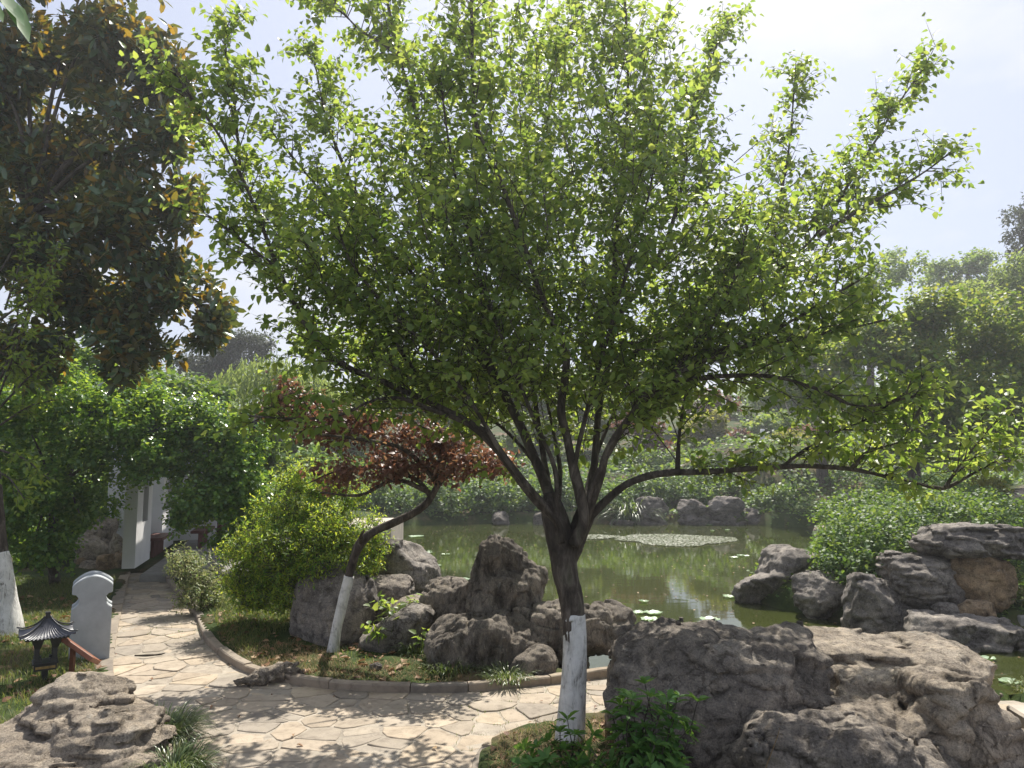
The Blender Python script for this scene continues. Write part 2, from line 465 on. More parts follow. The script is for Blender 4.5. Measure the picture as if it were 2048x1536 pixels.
M['maroon'] = leaf_mat('maroon_leaf', [(0.075, 0.035, 0.028), (0.13, 0.06, 0.038)], [(0.25, 0.10, 0.06), (0.36, 0.16, 0.08)], 0.33, 0.55, 0.2)
M['golden'] = leaf_mat('golden_shrub_leaf', [(0.10, 0.13, 0.025), (0.17, 0.17, 0.03)], [(0.38, 0.42, 0.05), (0.55, 0.5, 0.07)], 0.4, 0.55, 0.2)
M['grass'] = leaf_mat('grass_blade', [(0.05, 0.085, 0.022), (0.08, 0.115, 0.03), (0.20, 0.17, 0.07)], [(0.18, 0.28, 0.04), (0.28, 0.36, 0.06), (0.42, 0.36, 0.12)], 0.35, 0.5, 0.25)
M['liriope'] = leaf_mat('liriope_blade', [(0.045, 0.08, 0.028), (0.08, 0.12, 0.04), (0.17, 0.18, 0.07)], [(0.16, 0.25, 0.05), (0.28, 0.34, 0.09)], 0.25, 0.38, 0.4)
M['straw'] = leaf_mat('dry_straw', [(0.22, 0.15, 0.075), (0.34, 0.25, 0.13)], [(0.36, 0.26, 0.12), (0.46, 0.34, 0.18)], 0.2, 0.7, 0.2)
M['litter'] = leaf_mat('fallen_leaf', [(0.14, 0.07, 0.04), (0.24, 0.13, 0.07), (0.36, 0.25, 0.14)], [(0.3, 0.12, 0.04), (0.4, 0.24, 0.1)], 0.15, 0.6, 0.25)
M['pad'] = leaf_mat('lily_pad', [(0.24, 0.34, 0.20), (0.33, 0.42, 0.25)], [(0.3, 0.45, 0.1), (0.35, 0.5, 0.15)], 0.12, 0.4, 0.35)
M['weed'] = leaf_mat('floating_weed', [(0.075, 0.105, 0.045), (0.165, 0.180, 0.120), (0.255, 0.255, 0.203)], [(0.300, 0.400, 0.100), (0.400, 0.400, 0.200)], 0.15, 0.5, 0.25)

M['rock_dark'] = rock_mat('weathered_limestone', (0.109, 0.095, 0.084), (0.231, 0.203, 0.175), (0.42, 0.371, 0.315))
M['rock_warm'] = rock_mat('tan_limestone', (0.18, 0.15, 0.12), (0.36, 0.306, 0.246), (0.516, 0.45, 0.366), 1.0)
M['rock_flute'] = rock_mat('fluted_limestone', (0.111, 0.096, 0.083), (0.247, 0.216, 0.182), (0.429, 0.377, 0.312), 1.1, (1.5, 1.5, 0.55), 0.9)
M['rock_grey'] = rock_mat('grey_bank_stone', (0.115, 0.103, 0.094), (0.241, 0.218, 0.196), (0.414, 0.374, 0.328))
M['rock_far'] = rock_mat('far_bank_stone', (0.09, 0.08, 0.075), (0.19, 0.17, 0.155), (0.30, 0.27, 0.25), 0.6, (1, 1, 2.4))
M['rock_brown'] = rock_mat('brown_bank_stone', (0.15, 0.10, 0.06), (0.26, 0.185, 0.115), (0.36, 0.28, 0.19), 0.8, (1, 1, 1), 0.4)

def bark_mat():
    m, nt, out = new_mat('dark_bark')
    v = obj_coord(nt, (9, 9, 3))
    n1 = noise_n(nt, v, 2.2, 9, 0.65, 0.5); n2 = noise_n(nt, v, 9, 8, 0.7, 0.6)
    c = ramp(nt, n1, [(0.3, (0.022, 0.018, 0.014)), (0.5, (0.075, 0.06, 0.048)), (0.68, (0.19, 0.16, 0.13))])
    c = mixc(nt, ramp(nt, noise_n(nt, v, 1.1, 5), [(0.56, (0, 0, 0)), (0.7, (0.5, 0.5, 0.5))]), c, (0.055, 0.062, 0.03))
    nr = bump_n(nt, mixc(nt, 0.5, n1, n2), 1.0, 0.025)
    principled(nt, out, c, 0.85, 0.25, nr); return m
M['bark'] = bark_mat()
def white_mat():
    m, nt, out = new_mat('whitewash')
    v = obj_coord(nt, (8, 8, 8))
    n1 = noise_n(nt, v, 1.2, 9, 0.65, 0.6)
    v3 = obj_coord(nt, (30, 30, 7)); n2 = noise_n(nt, v3, 1.0, 8, 0.7, 1.2)
    c = ramp(nt, n1, [(0.3, (0.36, 0.345, 0.315)), (0.47, (0.64, 0.625, 0.585)), (0.7, (0.78, 0.765, 0.725))])
    c = mixc(nt, 1.0, c, ramp(nt, n2, [(0.34, (0.25, 0.23, 0.21)), (0.42, (0.82, 0.82, 0.82)), (0.52, (1, 1, 1))]), 'MULTIPLY')
    nr = bump_n(nt, mixc(nt, 0.35, n2, n1), 1.0, 0.022)
    principled(nt, out, c, 0.9, 0.2, nr); return m
M['whitewash'] = white_mat()
def plain(name, col, rough=0.6, spec=0.4, var=0.15, scale=6.0, bstr=0.15, bdist=0.004, metal=0.0):
    m, nt, out = new_mat(name)
    v = obj_coord(nt)
    n = noise_n(nt, v, scale, 8, 0.6, 0.3); n2 = noise_n(nt, v, scale * 9, 5, 0.6)
    lo = tuple(x * (1 - var) for x in col); hi = tuple(min(1, x * (1 + var)) for x in col)
    c = ramp(nt, n, [(0.3, lo), (0.7, hi)])
    principled(nt, out, c, rough, spec, bump_n(nt, mixc(nt, 0.5, n, n2), bstr, bdist), Metallic=metal); return m
M['wall_white'] = plain('white_plaster', (0.70, 0.69, 0.68), 0.85, 0.2, 0.06, 3)
M['post_paint'] = plain('grey_white_paint', (0.36, 0.38, 0.39), 0.7, 0.25, 0.14, 7)
M['black_metal'] = plain('black_painted_metal', (0.022, 0.023, 0.026), 0.42, 0.5, 0.3, 12)
M['gold_trim'] = plain('worn_gilt_trim', (0.25, 0.16, 0.05), 0.5, 0.5, 0.5, 30)
M['lamp_roof'] = plain('dark_ribbed_roof', (0.045, 0.047, 0.06), 0.34, 0.5, 0.25, 12)
M['sign_wood'] = plain('reddish_brown_wood', (0.20, 0.072, 0.036), 0.5, 0.4, 0.35, 9, 0.3)
M['bench_red'] = plain('red_lacquer_wood', (0.095, 0.032, 0.024), 0.55, 0.45, 0.25, 8)
M['roof_tile'] = plain('dark_grey_roof_tile', (0.055, 0.06, 0.068), 0.7, 0.3, 0.3, 8)
M['concrete'] = plain('grey_concrete', (0.24, 0.23, 0.215), 0.9, 0.2, 0.25, 5, 0.4, 0.01)
M['pale_slab'] = plain('pale_stone_slab', (0.42, 0.37, 0.31), 0.9, 0.2, 0.2, 5, 0.4, 0.01)
M['dark_void'] = plain('painted_opening_dark', (0.025, 0.035, 0.03), 0.6, 0.3, 0.2, 8)  # near-black colour painted for the shade inside the window openings
M['white_pole'] = plain('white_painted_pole', (0.75, 0.75, 0.74), 0.5, 0.4, 0.05, 8)

def paving_mat(name, cols, rnd=True, scale=1.0, bs=0.35):
    m, nt, out = new_mat(name)
    v = obj_coord(nt)
    n1 = noise_n(nt, v, 2.2 * scale, 9, 0.62, 0.5); n2 = noise_n(nt, v, 14 * scale, 9, 0.68, 0.5); n3 = noise_n(nt, v, 55 * scale, 4, 0.7)
    c = ramp(nt, n1, [(0.28, cols[0]), (0.5, cols[1]), (0.72, cols[2])])
    if rnd:
        oi = nt.nodes.new("ShaderNodeObjectInfo")
        c = mixc(nt, 1.0, c, ramp(nt, oi.outputs['Random'], [(0, (0.74, 0.74, 0.76)), (0.4, (0.98, 0.95, 0.92)), (0.75, (1.06, 1.0, 0.95)), (1, (1.15, 1.08, 0.98))]), 'MULTIPLY')
    c = mixc(nt, 1.0, c, ramp(nt, n2, [(0.3, (0.66, 0.64, 0.63)), (0.5, (1, 1, 1)), (0.75, (1.1, 1.08, 1.05))]), 'MULTIPLY')
    nr = bump_n(nt, mixc(nt, 0.4, n2, n3), bs, 0.012)
    principled(nt, out, c, 0.85, 0.25, nr); return m
M['flag'] = paving_mat('sandstone_flag', [(0.25, 0.215, 0.17), (0.345, 0.30, 0.24), (0.42, 0.37, 0.30)])
M['mortar'] = paving_mat('path_mortar', [(0.20, 0.172, 0.138), (0.32, 0.28, 0.225), (0.40, 0.35, 0.285)], False, 1.3, 0.6)
M['kerb'] = paving_mat('kerb_stone', [(0.18, 0.155, 0.13), (0.27, 0.235, 0.19), (0.34, 0.295, 0.24)])

def ground_mat():
    m, nt, out = new_mat('soil_and_moss')
    v = obj_coord(nt, shift=False)
    n1 = noise_n(nt, v, 0.9, 8, 0.6, 0.4); n2 = noise_n(nt, v, 7, 8, 0.7, 0.4); n3 = noise_n(nt, v, 40, 5, 0.7)
    soil = ramp(nt, n2, [(0.3, (0.055, 0.038, 0.024)), (0.5, (0.12, 0.085, 0.052)), (0.72, (0.23, 0.17, 0.10))])
    moss = ramp(nt, n2, [(0.3, (0.02, 0.035, 0.01)), (0.7, (0.06, 0.085, 0.022))])
    c = mixc(nt, ramp(nt, n1, [(0.36, (0, 0, 0)), (0.5, (1, 1, 1))]), soil, moss)
    nr = bump_n(nt, mixc(nt, 0.5, n2, n3), 0.9, 0.03)
    principled(nt, out, c, 0.95, 0.15, nr); return m
M['ground'] = ground_mat()
def water_mat():
    m, nt, out = new_mat('murky_pond_water')
    v = obj_coord(nt, (1, 2.6, 1), shift=False)
    n1 = noise_n(nt, v, 2.0, 3, 0.5, 0.3); n2 = noise_n(nt, v, 0.35, 2)
    n3 = noise_n(nt, v, 60, 2)
    c = ramp(nt, noise_n(nt, v, 0.25, 4), [(0.3, (0.030, 0.038, 0.010)), (0.7, (0.046, 0.054, 0.015))])
    nr = bump_n(nt, n2, 0.05, 0.05)
    nr = bump_n(nt, n1, 0.05, 0.02, nr)
    b = principled(nt, out, c, 0.035, 0.5, nr, IOR=1.33); return m
M['water'] = water_mat()
# ------------------------------------------------------------------ plan of the place
def poly_sd(X, Y, poly):
    """signed distance to polygon, negative inside"""
    poly = np.asarray(poly)[:, :2]
    d = np.full(X.shape, 1e9); inside = np.zeros(X.shape, bool)
    n = len(poly)
    for i in range(n):
        a, b = poly[i], poly[(i + 1) % n]
        e = b - a; L = max(e @ e, 1e-12)
        t = np.clip(((X - a[0]) * e[0] + (Y - a[1]) * e[1]) / L, 0, 1)
        d = np.minimum(d, (X - a[0] - t * e[0]) ** 2 + (Y - a[1] - t * e[1]) ** 2)
        if a[1] != b[1]:
            c = ((a[1] > Y) != (b[1] > Y)) & (X < (b[0] - a[0]) * (Y - a[1]) / (b[1] - a[1]) + a[0])
            inside ^= c
    return np.where(inside, -np.sqrt(d), np.sqrt(d))
def sstep(a, b, x):
    t = np.clip((x - a) / (b - a), 0, 1); return t * t * (3 - 2 * t)
G = lambda pts: np.array([gp(*p)[:2] for p in pts])
K1 = catmull(np.column_stack([G([(322, 1146), (340, 1176), (376, 1212), (394, 1245), (406, 1277), (432, 1307), (470, 1334), (512, 1352), (560, 1364), (640, 1377), (760, 1385), (860, 1386), (960, 1382), (1060, 1373), (1140, 1364), (1240, 1352)]), np.zeros(16)]), 90)[:, :2]
K1_tail = np.array([[1.45, 5.78], [2.2, 5.66], [3.2, 5.40], [4.2, 5.15], [6.0, 4.9]])
K2 = catmull(np.column_stack([G([(262, 1146), (250, 1190), (240, 1240), (230, 1290), (226, 1335), (232, 1370), (254, 1408), (300, 1446), (352, 1482), (394, 1514), (424, 1540)]), np.zeros(11)]), 60)[:, :2]
K2_tail = np.array([[-1.25, 3.6], [-0.95, 3.0], [-0.8, 1.5]])
K3 = catmull(np.column_stack([G([(930, 1600), (938, 1560), (944, 1524), (962, 1494), (1000, 1470), (1060, 1452), (1120, 1442), (1220, 1428), (1330, 1424)]), np.zeros(9)]), 60)[:, :2]
K3_tail = np.array([[1.6, 4.86], [2.4, 4.72], [3.0, 4.5], [3.22, 4.2], [3.05, 3.7], [2.6, 3.0], [2.2, 1.2], [-0.1, 1.2]])
PATH = np.vstack([K1, K1_tail, [[6, 1.2]], K2_tail[::-1], K2[::-1]])
ISLE = np.vstack([K3, K3_tail])
def P2(px, Y): return [(px - 1024) / F_PX * Y, Y]
POND = np.array([[1.0, 5.87], P2(1090, 6.0), P2(1060, 6.4), P2(930, 7.2), P2(865, 8), P2(835, 9), P2(805, 11), P2(795, 14), P2(785, 18), P2(740, 22.6),
                 P2(900, 23.7), P2(1100, 23.6), P2(1270, 23.3), P2(1500, 23.1), P2(1640, 21.5), P2(1640, 16), P2(1585, 12.2), P2(1500, 10.9), P2(1560, 10.2),
                 P2(1680, 9.4), P2(1800, 8.9), P2(2010, 8.6), [7.5, 8.6], [12, 8.4], [12, 5.2], [6.0, 4.99], [4.2, 5.24], [3.2, 5.49], [2.2, 5.75], [1.45, 5.87]])
WATER_Z = -0.30
def path_sd(X, Y): return np.maximum(poly_sd(X, Y, PATH), -poly_sd(X, Y, ISLE))
def height(X, Y):
    z = 0.035 + 0.03 * vnoise(np.stack([X * 1.3, Y * 1.3, X * 0], -1), 3) + 0.012 * vnoise(np.stack([X * 6, Y * 6, X * 0], -1), 4)
    pd = poly_sd(X, Y, POND)
    far = sstep(23.5, 27, Y) * 1.1 + sstep(26, 60, Y) * 4.0 + sstep(60, 180, Y) * 3
    right = sstep(8.8, 14, Y) * sstep(2.0, 5.5, X - 0.15 * (Y - 9)) * 1.05
    left = sstep(12, 40, Y) * sstep(2, 10, -X) * 0.7
    z = z + (far + right) * sstep(0.1, 3.2, pd) + left
    near = (Y < 6.3) & (X > 0.2)
    w = np.where(near, 0.10, 0.45)
    z = z * 1.0 - (z + 0.95) * sstep(0, 1, np.clip((0.02 - pd) / w, 0, 1))
    ps = path_sd(X, Y)
    z = np.where(ps < 0.03, -0.07, z)
    return z

# terrain
def axis(segs):
    out = []
    for a, b, st in segs: out.append(np.arange(a, b, st))
    return np.concatenate(out)
gx = axis([(-150, -60, 15), (-60, -14, 3), (-14, -6, 0.4), (-6, 4.2, 0.055), (4.2, 8, 0.2), (8, 20, 1.0), (20, 60, 4), (60, 151, 15)])
gy = axis([(-6, 2.5, 0.7), (2.5, 8.2, 0.055), (8.2, 12, 0.12), (12, 28, 0.4), (28, 80, 3), (80, 190, 15)])
GX, GY = np.meshgrid(gx, gy)
GZ = height(GX, GY)
V = np.stack([GX, GY, GZ], -1).reshape(-1, 3)
nx, ny = len(gx), len(gy)
ii = (np.arange(ny - 1)[:, None] * nx + np.arange(nx - 1)[None]).ravel()
flat = np.stack([ii, ii + 1, ii + 1 + nx, ii + nx], 1).ravel()
ground = link_mesh('ground', V, flat, np.full(len(ii), 4), M['ground'], origin=(0, 0, 0))
tag(ground, 'brown soil and mossy lawn around the pond and path', 'ground', kind='structure')

# water sheet
wx = np.linspace(-5.5, 13, 60); wy = np.linspace(4.9, 24.6, 60)
WX, WY = np.meshgrid(wx, wy)
V = np.stack([WX, WY, np.full_like(WX, WATER_Z)], -1).reshape(-1, 3)
keep = []
pd = poly_sd(WX, WY, POND)
for j in range(59):
    for i in range(59):
        if pd[j:j + 2, i:i + 2].min() < 0.5: keep.append((j * 60 + i, j * 60 + i + 1, j * 60 + 61 + i, j * 60 + 60 + i))
keep = np.array(keep)
water = link_mesh('water', V, keep.ravel(), np.full(len(keep), 4), M['water'], origin=(0, 0, 0))
tag(water, 'still murky olive green pond water', 'water', kind='structure')

# path bed
px_ = np.arange(-7.0, 6.1, 0.07); py_ = np.arange(1.6, 11.4, 0.07)
PX, PY = np.meshgrid(px_, py_)
psd = path_sd(PX, PY)
V = np.stack([PX, PY, -0.0045 + 0.004 * vnoise(np.stack([PX * 9, PY * 9, PX * 0], -1), 9)], -1).reshape(-1, 3)
m_ = len(px_); keep = []
ok = psd < 0.08
jj, i2 = np.where(ok[:-1, :-1] & ok[1:, 1:] & ok[1:, :-1] & ok[:-1, 1:])
b = jj * m_ + i2
flat = np.stack([b, b + 1, b + 1 + m_, b + m_], 1).ravel()
path = link_mesh('path', V, flat, np.full(len(b), 4), M['mortar'], origin=(0, 0, 0))
tag(path, 'curving garden path of irregular tan flagstones', 'path', kind='structure')

# flagstones: irregular crazy paving, each its own piece
def clip_poly(poly, n, c):
    out = []
    for i in range(len(poly)):
        a, b = poly[i], poly[(i + 1) % len(poly)]
        da, db = a @ n - c, b @ n - c
        if da <= 0: out.append(a)
        if da * db < 0: out.append(a + (b - a) * (da / (da - db)))
    return out
r_f = np.random.default_rng(21)
sites = []
for X in np.arange(-6.4, 4.6, 0.25):
    for Y in np.arange(3.2, 11.3, 0.20):
        sites.append((X + r_f.uniform(-.135, .135), Y + r_f.uniform(-.105, .105)))
sites = np.array(sites)
sites = sites[(path_sd(sites[:, 0], sites[:, 1]) < 0.2)]
inpath = path_sd(sites[:, 0], sites[:, 1])
stones = []
for k, s in enumerate(sites):
    if inpath[k] > 0.06: continue
    poly = [s + np.array(q) for q in ((-.6, -.6), (.6, -.6), (.6, .6), (-.6, .6))]
    dd = np.linalg.norm(sites - s, axis=1)
    for q in np.argsort(dd)[1:22]:
        if dd[q] > 1.0: break
        n = (sites[q] - s); mid = (sites[q] + s) / 2
        poly = clip_poly(poly, n, n @ mid)
    if len(poly) < 3: continue
    stones.append((s, np.array(poly)))
pxs, pys, _ = project(np.array([[s[0][0], s[0][1], 0] for s in stones]))
vis = (pxs > -150) & (pxs < 2200) & (pys < 1640) & (pys > 1100)
shown = [stones[i] for i in np.where(vis)[0]]
order = sorted(range(len(shown)), key=lambda i: shown[i][0][1])
rest_mb = MB(); n_rest = 0
def stone_geo(s, poly, r_):
    c = poly.mean(0); out = []
    for i in range(len(poly)):
        a, b = poly[i], poly[(i + 1) % len(poly)]
        L = np.linalg.norm(b - a); m = max(1, int(L / 0.07))
        for k in range(m):
            p = a + (b - a) * (k / m)
            out.append(p)
    out = np.array(out)
    sm = out * 0.8 + 0.1 * np.roll(out, 1, 0) + 0.1 * np.roll(out, -1, 0)
    dirv = norm(c - sm); gap = r_.uniform(0.0005, 0.004) 
    jit = r_.normal(size=len(sm)) * 0.005
    ring = sm + dirv * (gap + np.abs(jit))[:, None]
    n = len(ring); top = r_.normal() * 0.0025
    tl = r_.normal(size=2) * 0.006
    def lay(R_, z): return np.column_stack([R_, z + top + (R_ - c) @ tl])
    V = np.vstack([lay(ring, -0.03), lay(ring, -0.003), lay(ring + dirv * 0.004, 0.0)])
    F = [tuple(range(2 * n, 3 * n))]
    for j in range(n):
        k = (j + 1) % n
        F += [(j, k, n + k, n + j), (n + j, n + k, 2 * n + k, 2 * n + j)]
    return V, F
for q, i in enumerate(order):
    s, poly = shown[i]
    V, F = stone_geo(s, poly, r_f)
    if q < 300:
        mb = MB(); mb.add(V, F); mb.build('flagstone', M['flag'], path, smooth=False)
    else:
        rest_mb.add(V, F); n_rest += 1
if n_rest:
    o = rest_mb.build('far_flagstones', M['flag'], path, smooth=False); tag(o, kind='stuff')

# kerb stones, each its own piece
def kerb(line, width, top, length, side, seed, skip=()):
    r_ = np.random.default_rng(seed)
    seg = np.linalg.norm(np.diff(line, axis=0), axis=1); acc = np.concatenate([[0], np.cumsum(seg)])
    def pt(s):
        return np.array([np.interp(s, acc, line[:, 0]), np.interp(s, acc, line[:, 1])])
    s = 0.0
    while s < acc[-1] - 0.1:
        L = min(length * r_.uniform(0.7, 1.25), acc[-1] - s)
        m = 5; rows = []
        dz = r_.normal() * 0.004; dw = r_.normal() * 0.004
        for k in range(m):
            t = s + 0.004 + (L - 0.008) * k / (m - 1)
            p = pt(t); q = norm(pt(min(t + .02, acc[-1])) - pt(max(t - .02, 0)))
            nrm = np.array([-q[1], q[0]]) * side
            a = p + nrm * dw; bb = p + nrm * (width + dw); ch = 0.008
            w1 = r_.normal() * 0.002
            rows.append([(*a, -0.06), (*(a), top - ch + dz), (*(a + nrm * ch), top + dz + w1), (*(bb - nrm * ch), top + dz + w1), (*bb, top - ch + dz), (*bb, -0.06)])
        V = np.array(rows).reshape(-1, 3); F = []
        for k in range(m - 1):
            for j in range(5):
                F.append((k * 6 + j, k * 6 + j + 1, k * 6 + 7 + j, k * 6 + 6 + j))
        F.append(tuple(range(6))[::-1]); F.append(tuple((m - 1) * 6 + j for j in range(6)))
        mb = MB(); mb.add(V, F); mb.build('kerb_stone', M['kerb'], path, smooth=False)
        s += L
kerb(np.vstack([K1, K1_tail[:3]]), 0.075, 0.055, 0.55, 1, 3)
kerb(K2, 0.13, 0.022, 0.75, -1, 4)
kerb(np.vstack([K3, K3_tail[:3]]), 0.11, 0.012, 0.6, -1, 5)

# ------------------------------------------------------------------ rocks: solid fields turned into surfaces
def surface_nets(Fv, org, h):
    nx, ny, nz = Fv.shape
    S = Fv < 0
    c8 = [(0, 0, 0), (1, 0, 0), (0, 1, 0), (1, 1, 0), (0, 0, 1), (1, 0, 1), (0, 1, 1), (1, 1, 1)]
    cnt = sum(S[dx:nx - 1 + dx, dy:ny - 1 + dy, dz:nz - 1 + dz].astype(np.int8) for dx, dy, dz in c8)
    I, J, K = np.where((cnt > 0) & (cnt < 8))
    vals = [Fv[I + dx, J + dy, K + dz] for dx, dy, dz in c8]
    acc = np.zeros((len(I), 3)); num = np.zeros(len(I))
    for a in range(8):
        for b in range(a + 1, 8):
            A, B = np.array(c8[a]), np.array(c8[b])
            if np.abs(A - B).sum() != 1: continue
            va, vb = vals[a], vals[b]; m = (va < 0) != (vb < 0)
            t = np.where(m, va / np.where(m, va - vb, 1), 0)
            p = A[None] + t[:, None] * (B - A)[None]
            acc += p * m[:, None]; num += m
    V = org + h * (np.stack([I, J, K], 1) + acc / num[:, None])
    idx = np.full((nx - 1, ny - 1, nz - 1), -1, np.int64); idx[I, J, K] = np.arange(len(I))
    quads = []
    for ax in range(3):
        o1, o2 = [a for a in range(3) if a != ax]
        sl0 = [slice(None)] * 3; sl1 = [slice(None)] * 3
        sl0[ax] = slice(0, -1); sl1[ax] = slice(1, None)
        ch = S[tuple(sl0)] != S[tuple(sl1)]
        E = np.stack(np.where(ch), 1)
        E = E[(E[:, o1] > 0) & (E[:, o2] > 0) & (E[:, o1] < Fv.shape[o1] - 1) & (E[:, o2] < Fv.shape[o2] - 1)]
        def cell(d1, d2):
            Q = E.copy(); Q[:, o1] -= d1; Q[:, o2] -= d2; return idx[Q[:, 0], Q[:, 1], Q[:, 2]]
        q = np.stack([cell(1, 1), cell(0, 1), cell(0, 0), cell(1, 0)], 1)
        ins = S[E[:, 0], E[:, 1], E[:, 2]]
        if ax == 1: ins = ~ins
        q = np.where(ins[:, None], q, q[:, ::-1])
        quads.append(q)
    q = np.concatenate(quads); q = q[(q >= 0).all(1)]
    return V, q
def E(px, py, Y, w, h, d, p=2.4, roll=0, pitch=0, yaw=0):
    s = Y / F_PX
    return dict(c=at(px, py, Y), r=np.array([w * s / 2, d / 2, h * s / 2]), p=p,
                R=np.array(Matrix.Rotation(R(yaw), 3, 'Z') @ Matrix.Rotation(R(roll), 3, 'Y') @ Matrix.Rotation(R(pitch), 3, 'X')))
def rock(name, label, prims, mat, seed, res=46, amp=0.10, freq=2.2, ridge=0.05, stretch=(1, 1, 1), k=0.06, cuts=7, fine=1.0, group=None, cat='rock', smooth=True, cutd=(0.72, 0.95), strata=0.6, blocks=1.0, bz=1.5):
    r_ = np.random.default_rng(seed)
    mn = np.min([p['c'] - np.abs(p['R']) @ p['r'] for p in prims], 0); mx = np.max([p['c'] + np.abs(p['R']) @ p['r'] for p in prims], 0)
    size = (mx - mn).max(); pad = size * 0.10
    mn = mn - pad; mx = mx + pad; h = (mx - mn).max() / res
    n = np.ceil((mx - mn) / h).astype(int) + 2
    X = np.stack(np.meshgrid(*[mn[a] + h * np.arange(n[a]) for a in range(3)], indexing='ij'), -1)
    Fv = None
    for p in prims:
        q = (X - p['c']) @ p['R']
        e = p['p']
        g = ((np.abs(q / p['r']) ** e).sum(-1)) ** (1 / e)
        f = (g - 1) * p['r'].min()
        if Fv is None: Fv = f
        else:
            kk = k * size
            hh = np.clip(0.5 + 0.5 * (f - Fv) / kk, 0, 1); Fv = f * (1 - hh) + Fv * hh - kk * hh * (1 - hh)
    c = (mn + mx) / 2; half = (mx - mn) / 2 - pad
    for i in range(cuts):
        d = norm(r_.normal(size=3) * np.array([1, 1, .8])); sup = np.sqrt(((d * half) ** 2).sum())
        pl = (X - c) @ d - sup * r_.uniform(*cutd)
        kk = 0.007 * size
        hh = np.clip(0.5 - 0.5 * (pl - Fv) / kk, 0, 1); Fv = pl * (1 - hh) + Fv * hh + kk * hh * (1 - hh)
    f0 = freq / size
    Q = X * np.array(stretch) + seed * 3.7
    warp = np.stack([vnoise(Q * f0 * 1.4, seed + 40), vnoise(Q * f0 * 1.4, seed + 41), vnoise(Q * f0 * 1.4, seed + 42)], -1) * (0.35 / f0) * 0.5
    Fv = Fv + size * amp * 0.30 * fbm(Q * f0, seed, 2)
    cr = np.abs(vnoise((Q + warp) * f0 * 1.25, seed + 9)); cr2 = np.abs(vnoise((Q + warp) * f0 * 2.6, seed + 19))
    Fv = Fv + size * ridge * (0.55 * np.exp(-(cr / 0.07) ** 2) + 0.30 * np.exp(-(cr2 / 0.10) ** 2))
    band = np.abs(Fv) < 0.09 * size
    if blocks:
        Qb = (Q + warp * .5)[band] * (4.2 / size) * np.array([1, 1, bz])
        Fv[band] += size * 0.016 * blocks * cellnoise(Qb, seed + 60) + size * 0.008 * blocks * cellnoise(Qb * 2.3, seed + 70)
    st = (X @ norm(np.array([0.15, 0.1, 1.0]))) * (11.0 / size) + 1.6 * vnoise(Q * f0 * .8, seed + 33)
    Fv = Fv + size * 0.016 * strata * (2 * np.abs(st - np.floor(st) - .5) - .5)
    V, q = surface_nets(Fv, mn, h)
    # outward normals for the fine relief
    fn = np.cross(V[q[:, 2]] - V[q[:, 0]], V[q[:, 3]] - V[q[:, 1]])
    vn = np.zeros_like(V)
    for a in range(4): np.add.at(vn, q[:, a], fn)
    vn = norm(vn)
    Qv = V * np.array(stretch) + seed
    det = fbm(Qv * (14.0 / size), seed + 3, 3, 0.6, True) * 0.0042 * size + fbm(Qv * (7.0 / size), seed + 5, 2) * 0.006 * size
    V = V + vn * (det * fine)[:, None]
    o = link_mesh(name, V, q.ravel(), np.full(len(q), 4), M[mat], smooth=smooth)
    tag(o, label, cat, group)
    return o

# planter at the lower right
rock('boulder', 'big dark square-shouldered boulder behind the azalea, beside the white-based tree',
     [E(1440, 1400, 4.62, 405, 262, 0.80, 7, 1, 7), E(1400, 1455, 4.35, 330, 200, 0.55, 4, 0, -8), E(1255, 1400, 4.7, 60, 220, .5, 4)], 'rock_dark', 11, 92, 0.05, 2.2, 0.035, (1, 1, 1.2), 0.05, 6, 1.5, cutd=(0.84, 1.0), strata=.5)
rock('rock_slab', 'broad tan rock slab with a sunlit sloping top beside the big dark boulder',
     [E(1750, 1385, 5.15, 350, 185, 0.85, 7, 3, 9), E(1890, 1395, 5.05, 170, 165, 0.6, 4, 10, 6)], 'rock_warm', 12, 80, 0.04, 2.0, 0.025, (1, 1, 1.6), 0.05, 5, 1.3, cutd=(0.87, 1.0), strata=.7)
rock('stepped_rock', 'stepped brown rock with a leaf-strewn ledge in front of the tan slab',
     [E(1790, 1495, 4.42, 430, 165, 0.62, 6), E(1835, 1400, 4.62, 120, 100, 0.28, 2.6, 20), E(1925, 1405, 4.5, 160, 100, 0.42, 3, -10), E(1928, 1490, 4.3, 185, 265, 0.55, 6), E(1760, 1400, 4.68, 150, 90, .2, 4)], 'rock_warm', 13, 88, 0.06, 3.0, 0.04, (1, 1, 1.4), 0.035, 3, 1.6, cutd=(0.9, 1.02), strata=.6)
rock('low_rock', 'low rough charcoal rock lying at the foot of the stepped brown rock',
     [E(1690, 1548, 3.92, 420, 190, 0.6, 3.2, 6, 0), E(1850, 1590, 3.85, 260, 140, 0.5, 3, 20)], 'rock_dark', 14, 84, 0.08, 4.0, 0.04, (1, 1, 1), 0.06, 6, 1.9, cutd=(0.85, 1.0))
rock('stone', 'small upright stone wedged against the side of the big dark boulder', [E(1232, 1432, 4.72, 40, 110, 0.25, 2.6, 8)], 'rock_dark', 15, 28)
# boulder at the lower left
rock('boulder', 'large brown boulder with a split ridge beside the clump of arching grass',
     [E(165, 1455, 4.5, 200, 195, 0.5, 2.2, 30), E(90, 1500, 4.38, 330, 125, 0.6, 2.4, -20), E(225, 1510, 4.2, 180, 140, 0.5, 3.0, 12), E(80, 1580, 4.05, 460, 140, 0.6, 3), E(-60, 1550, 4.15, 260, 120, .6, 2.6)], 'rock_warm', 16, 92, 0.05, 2.2, 0.02, (0.6, 1.0, 3.0), 0.05, 6, 1.3, cutd=(0.86, 1.0), strata=.5, blocks=1.0, bz=2.6)
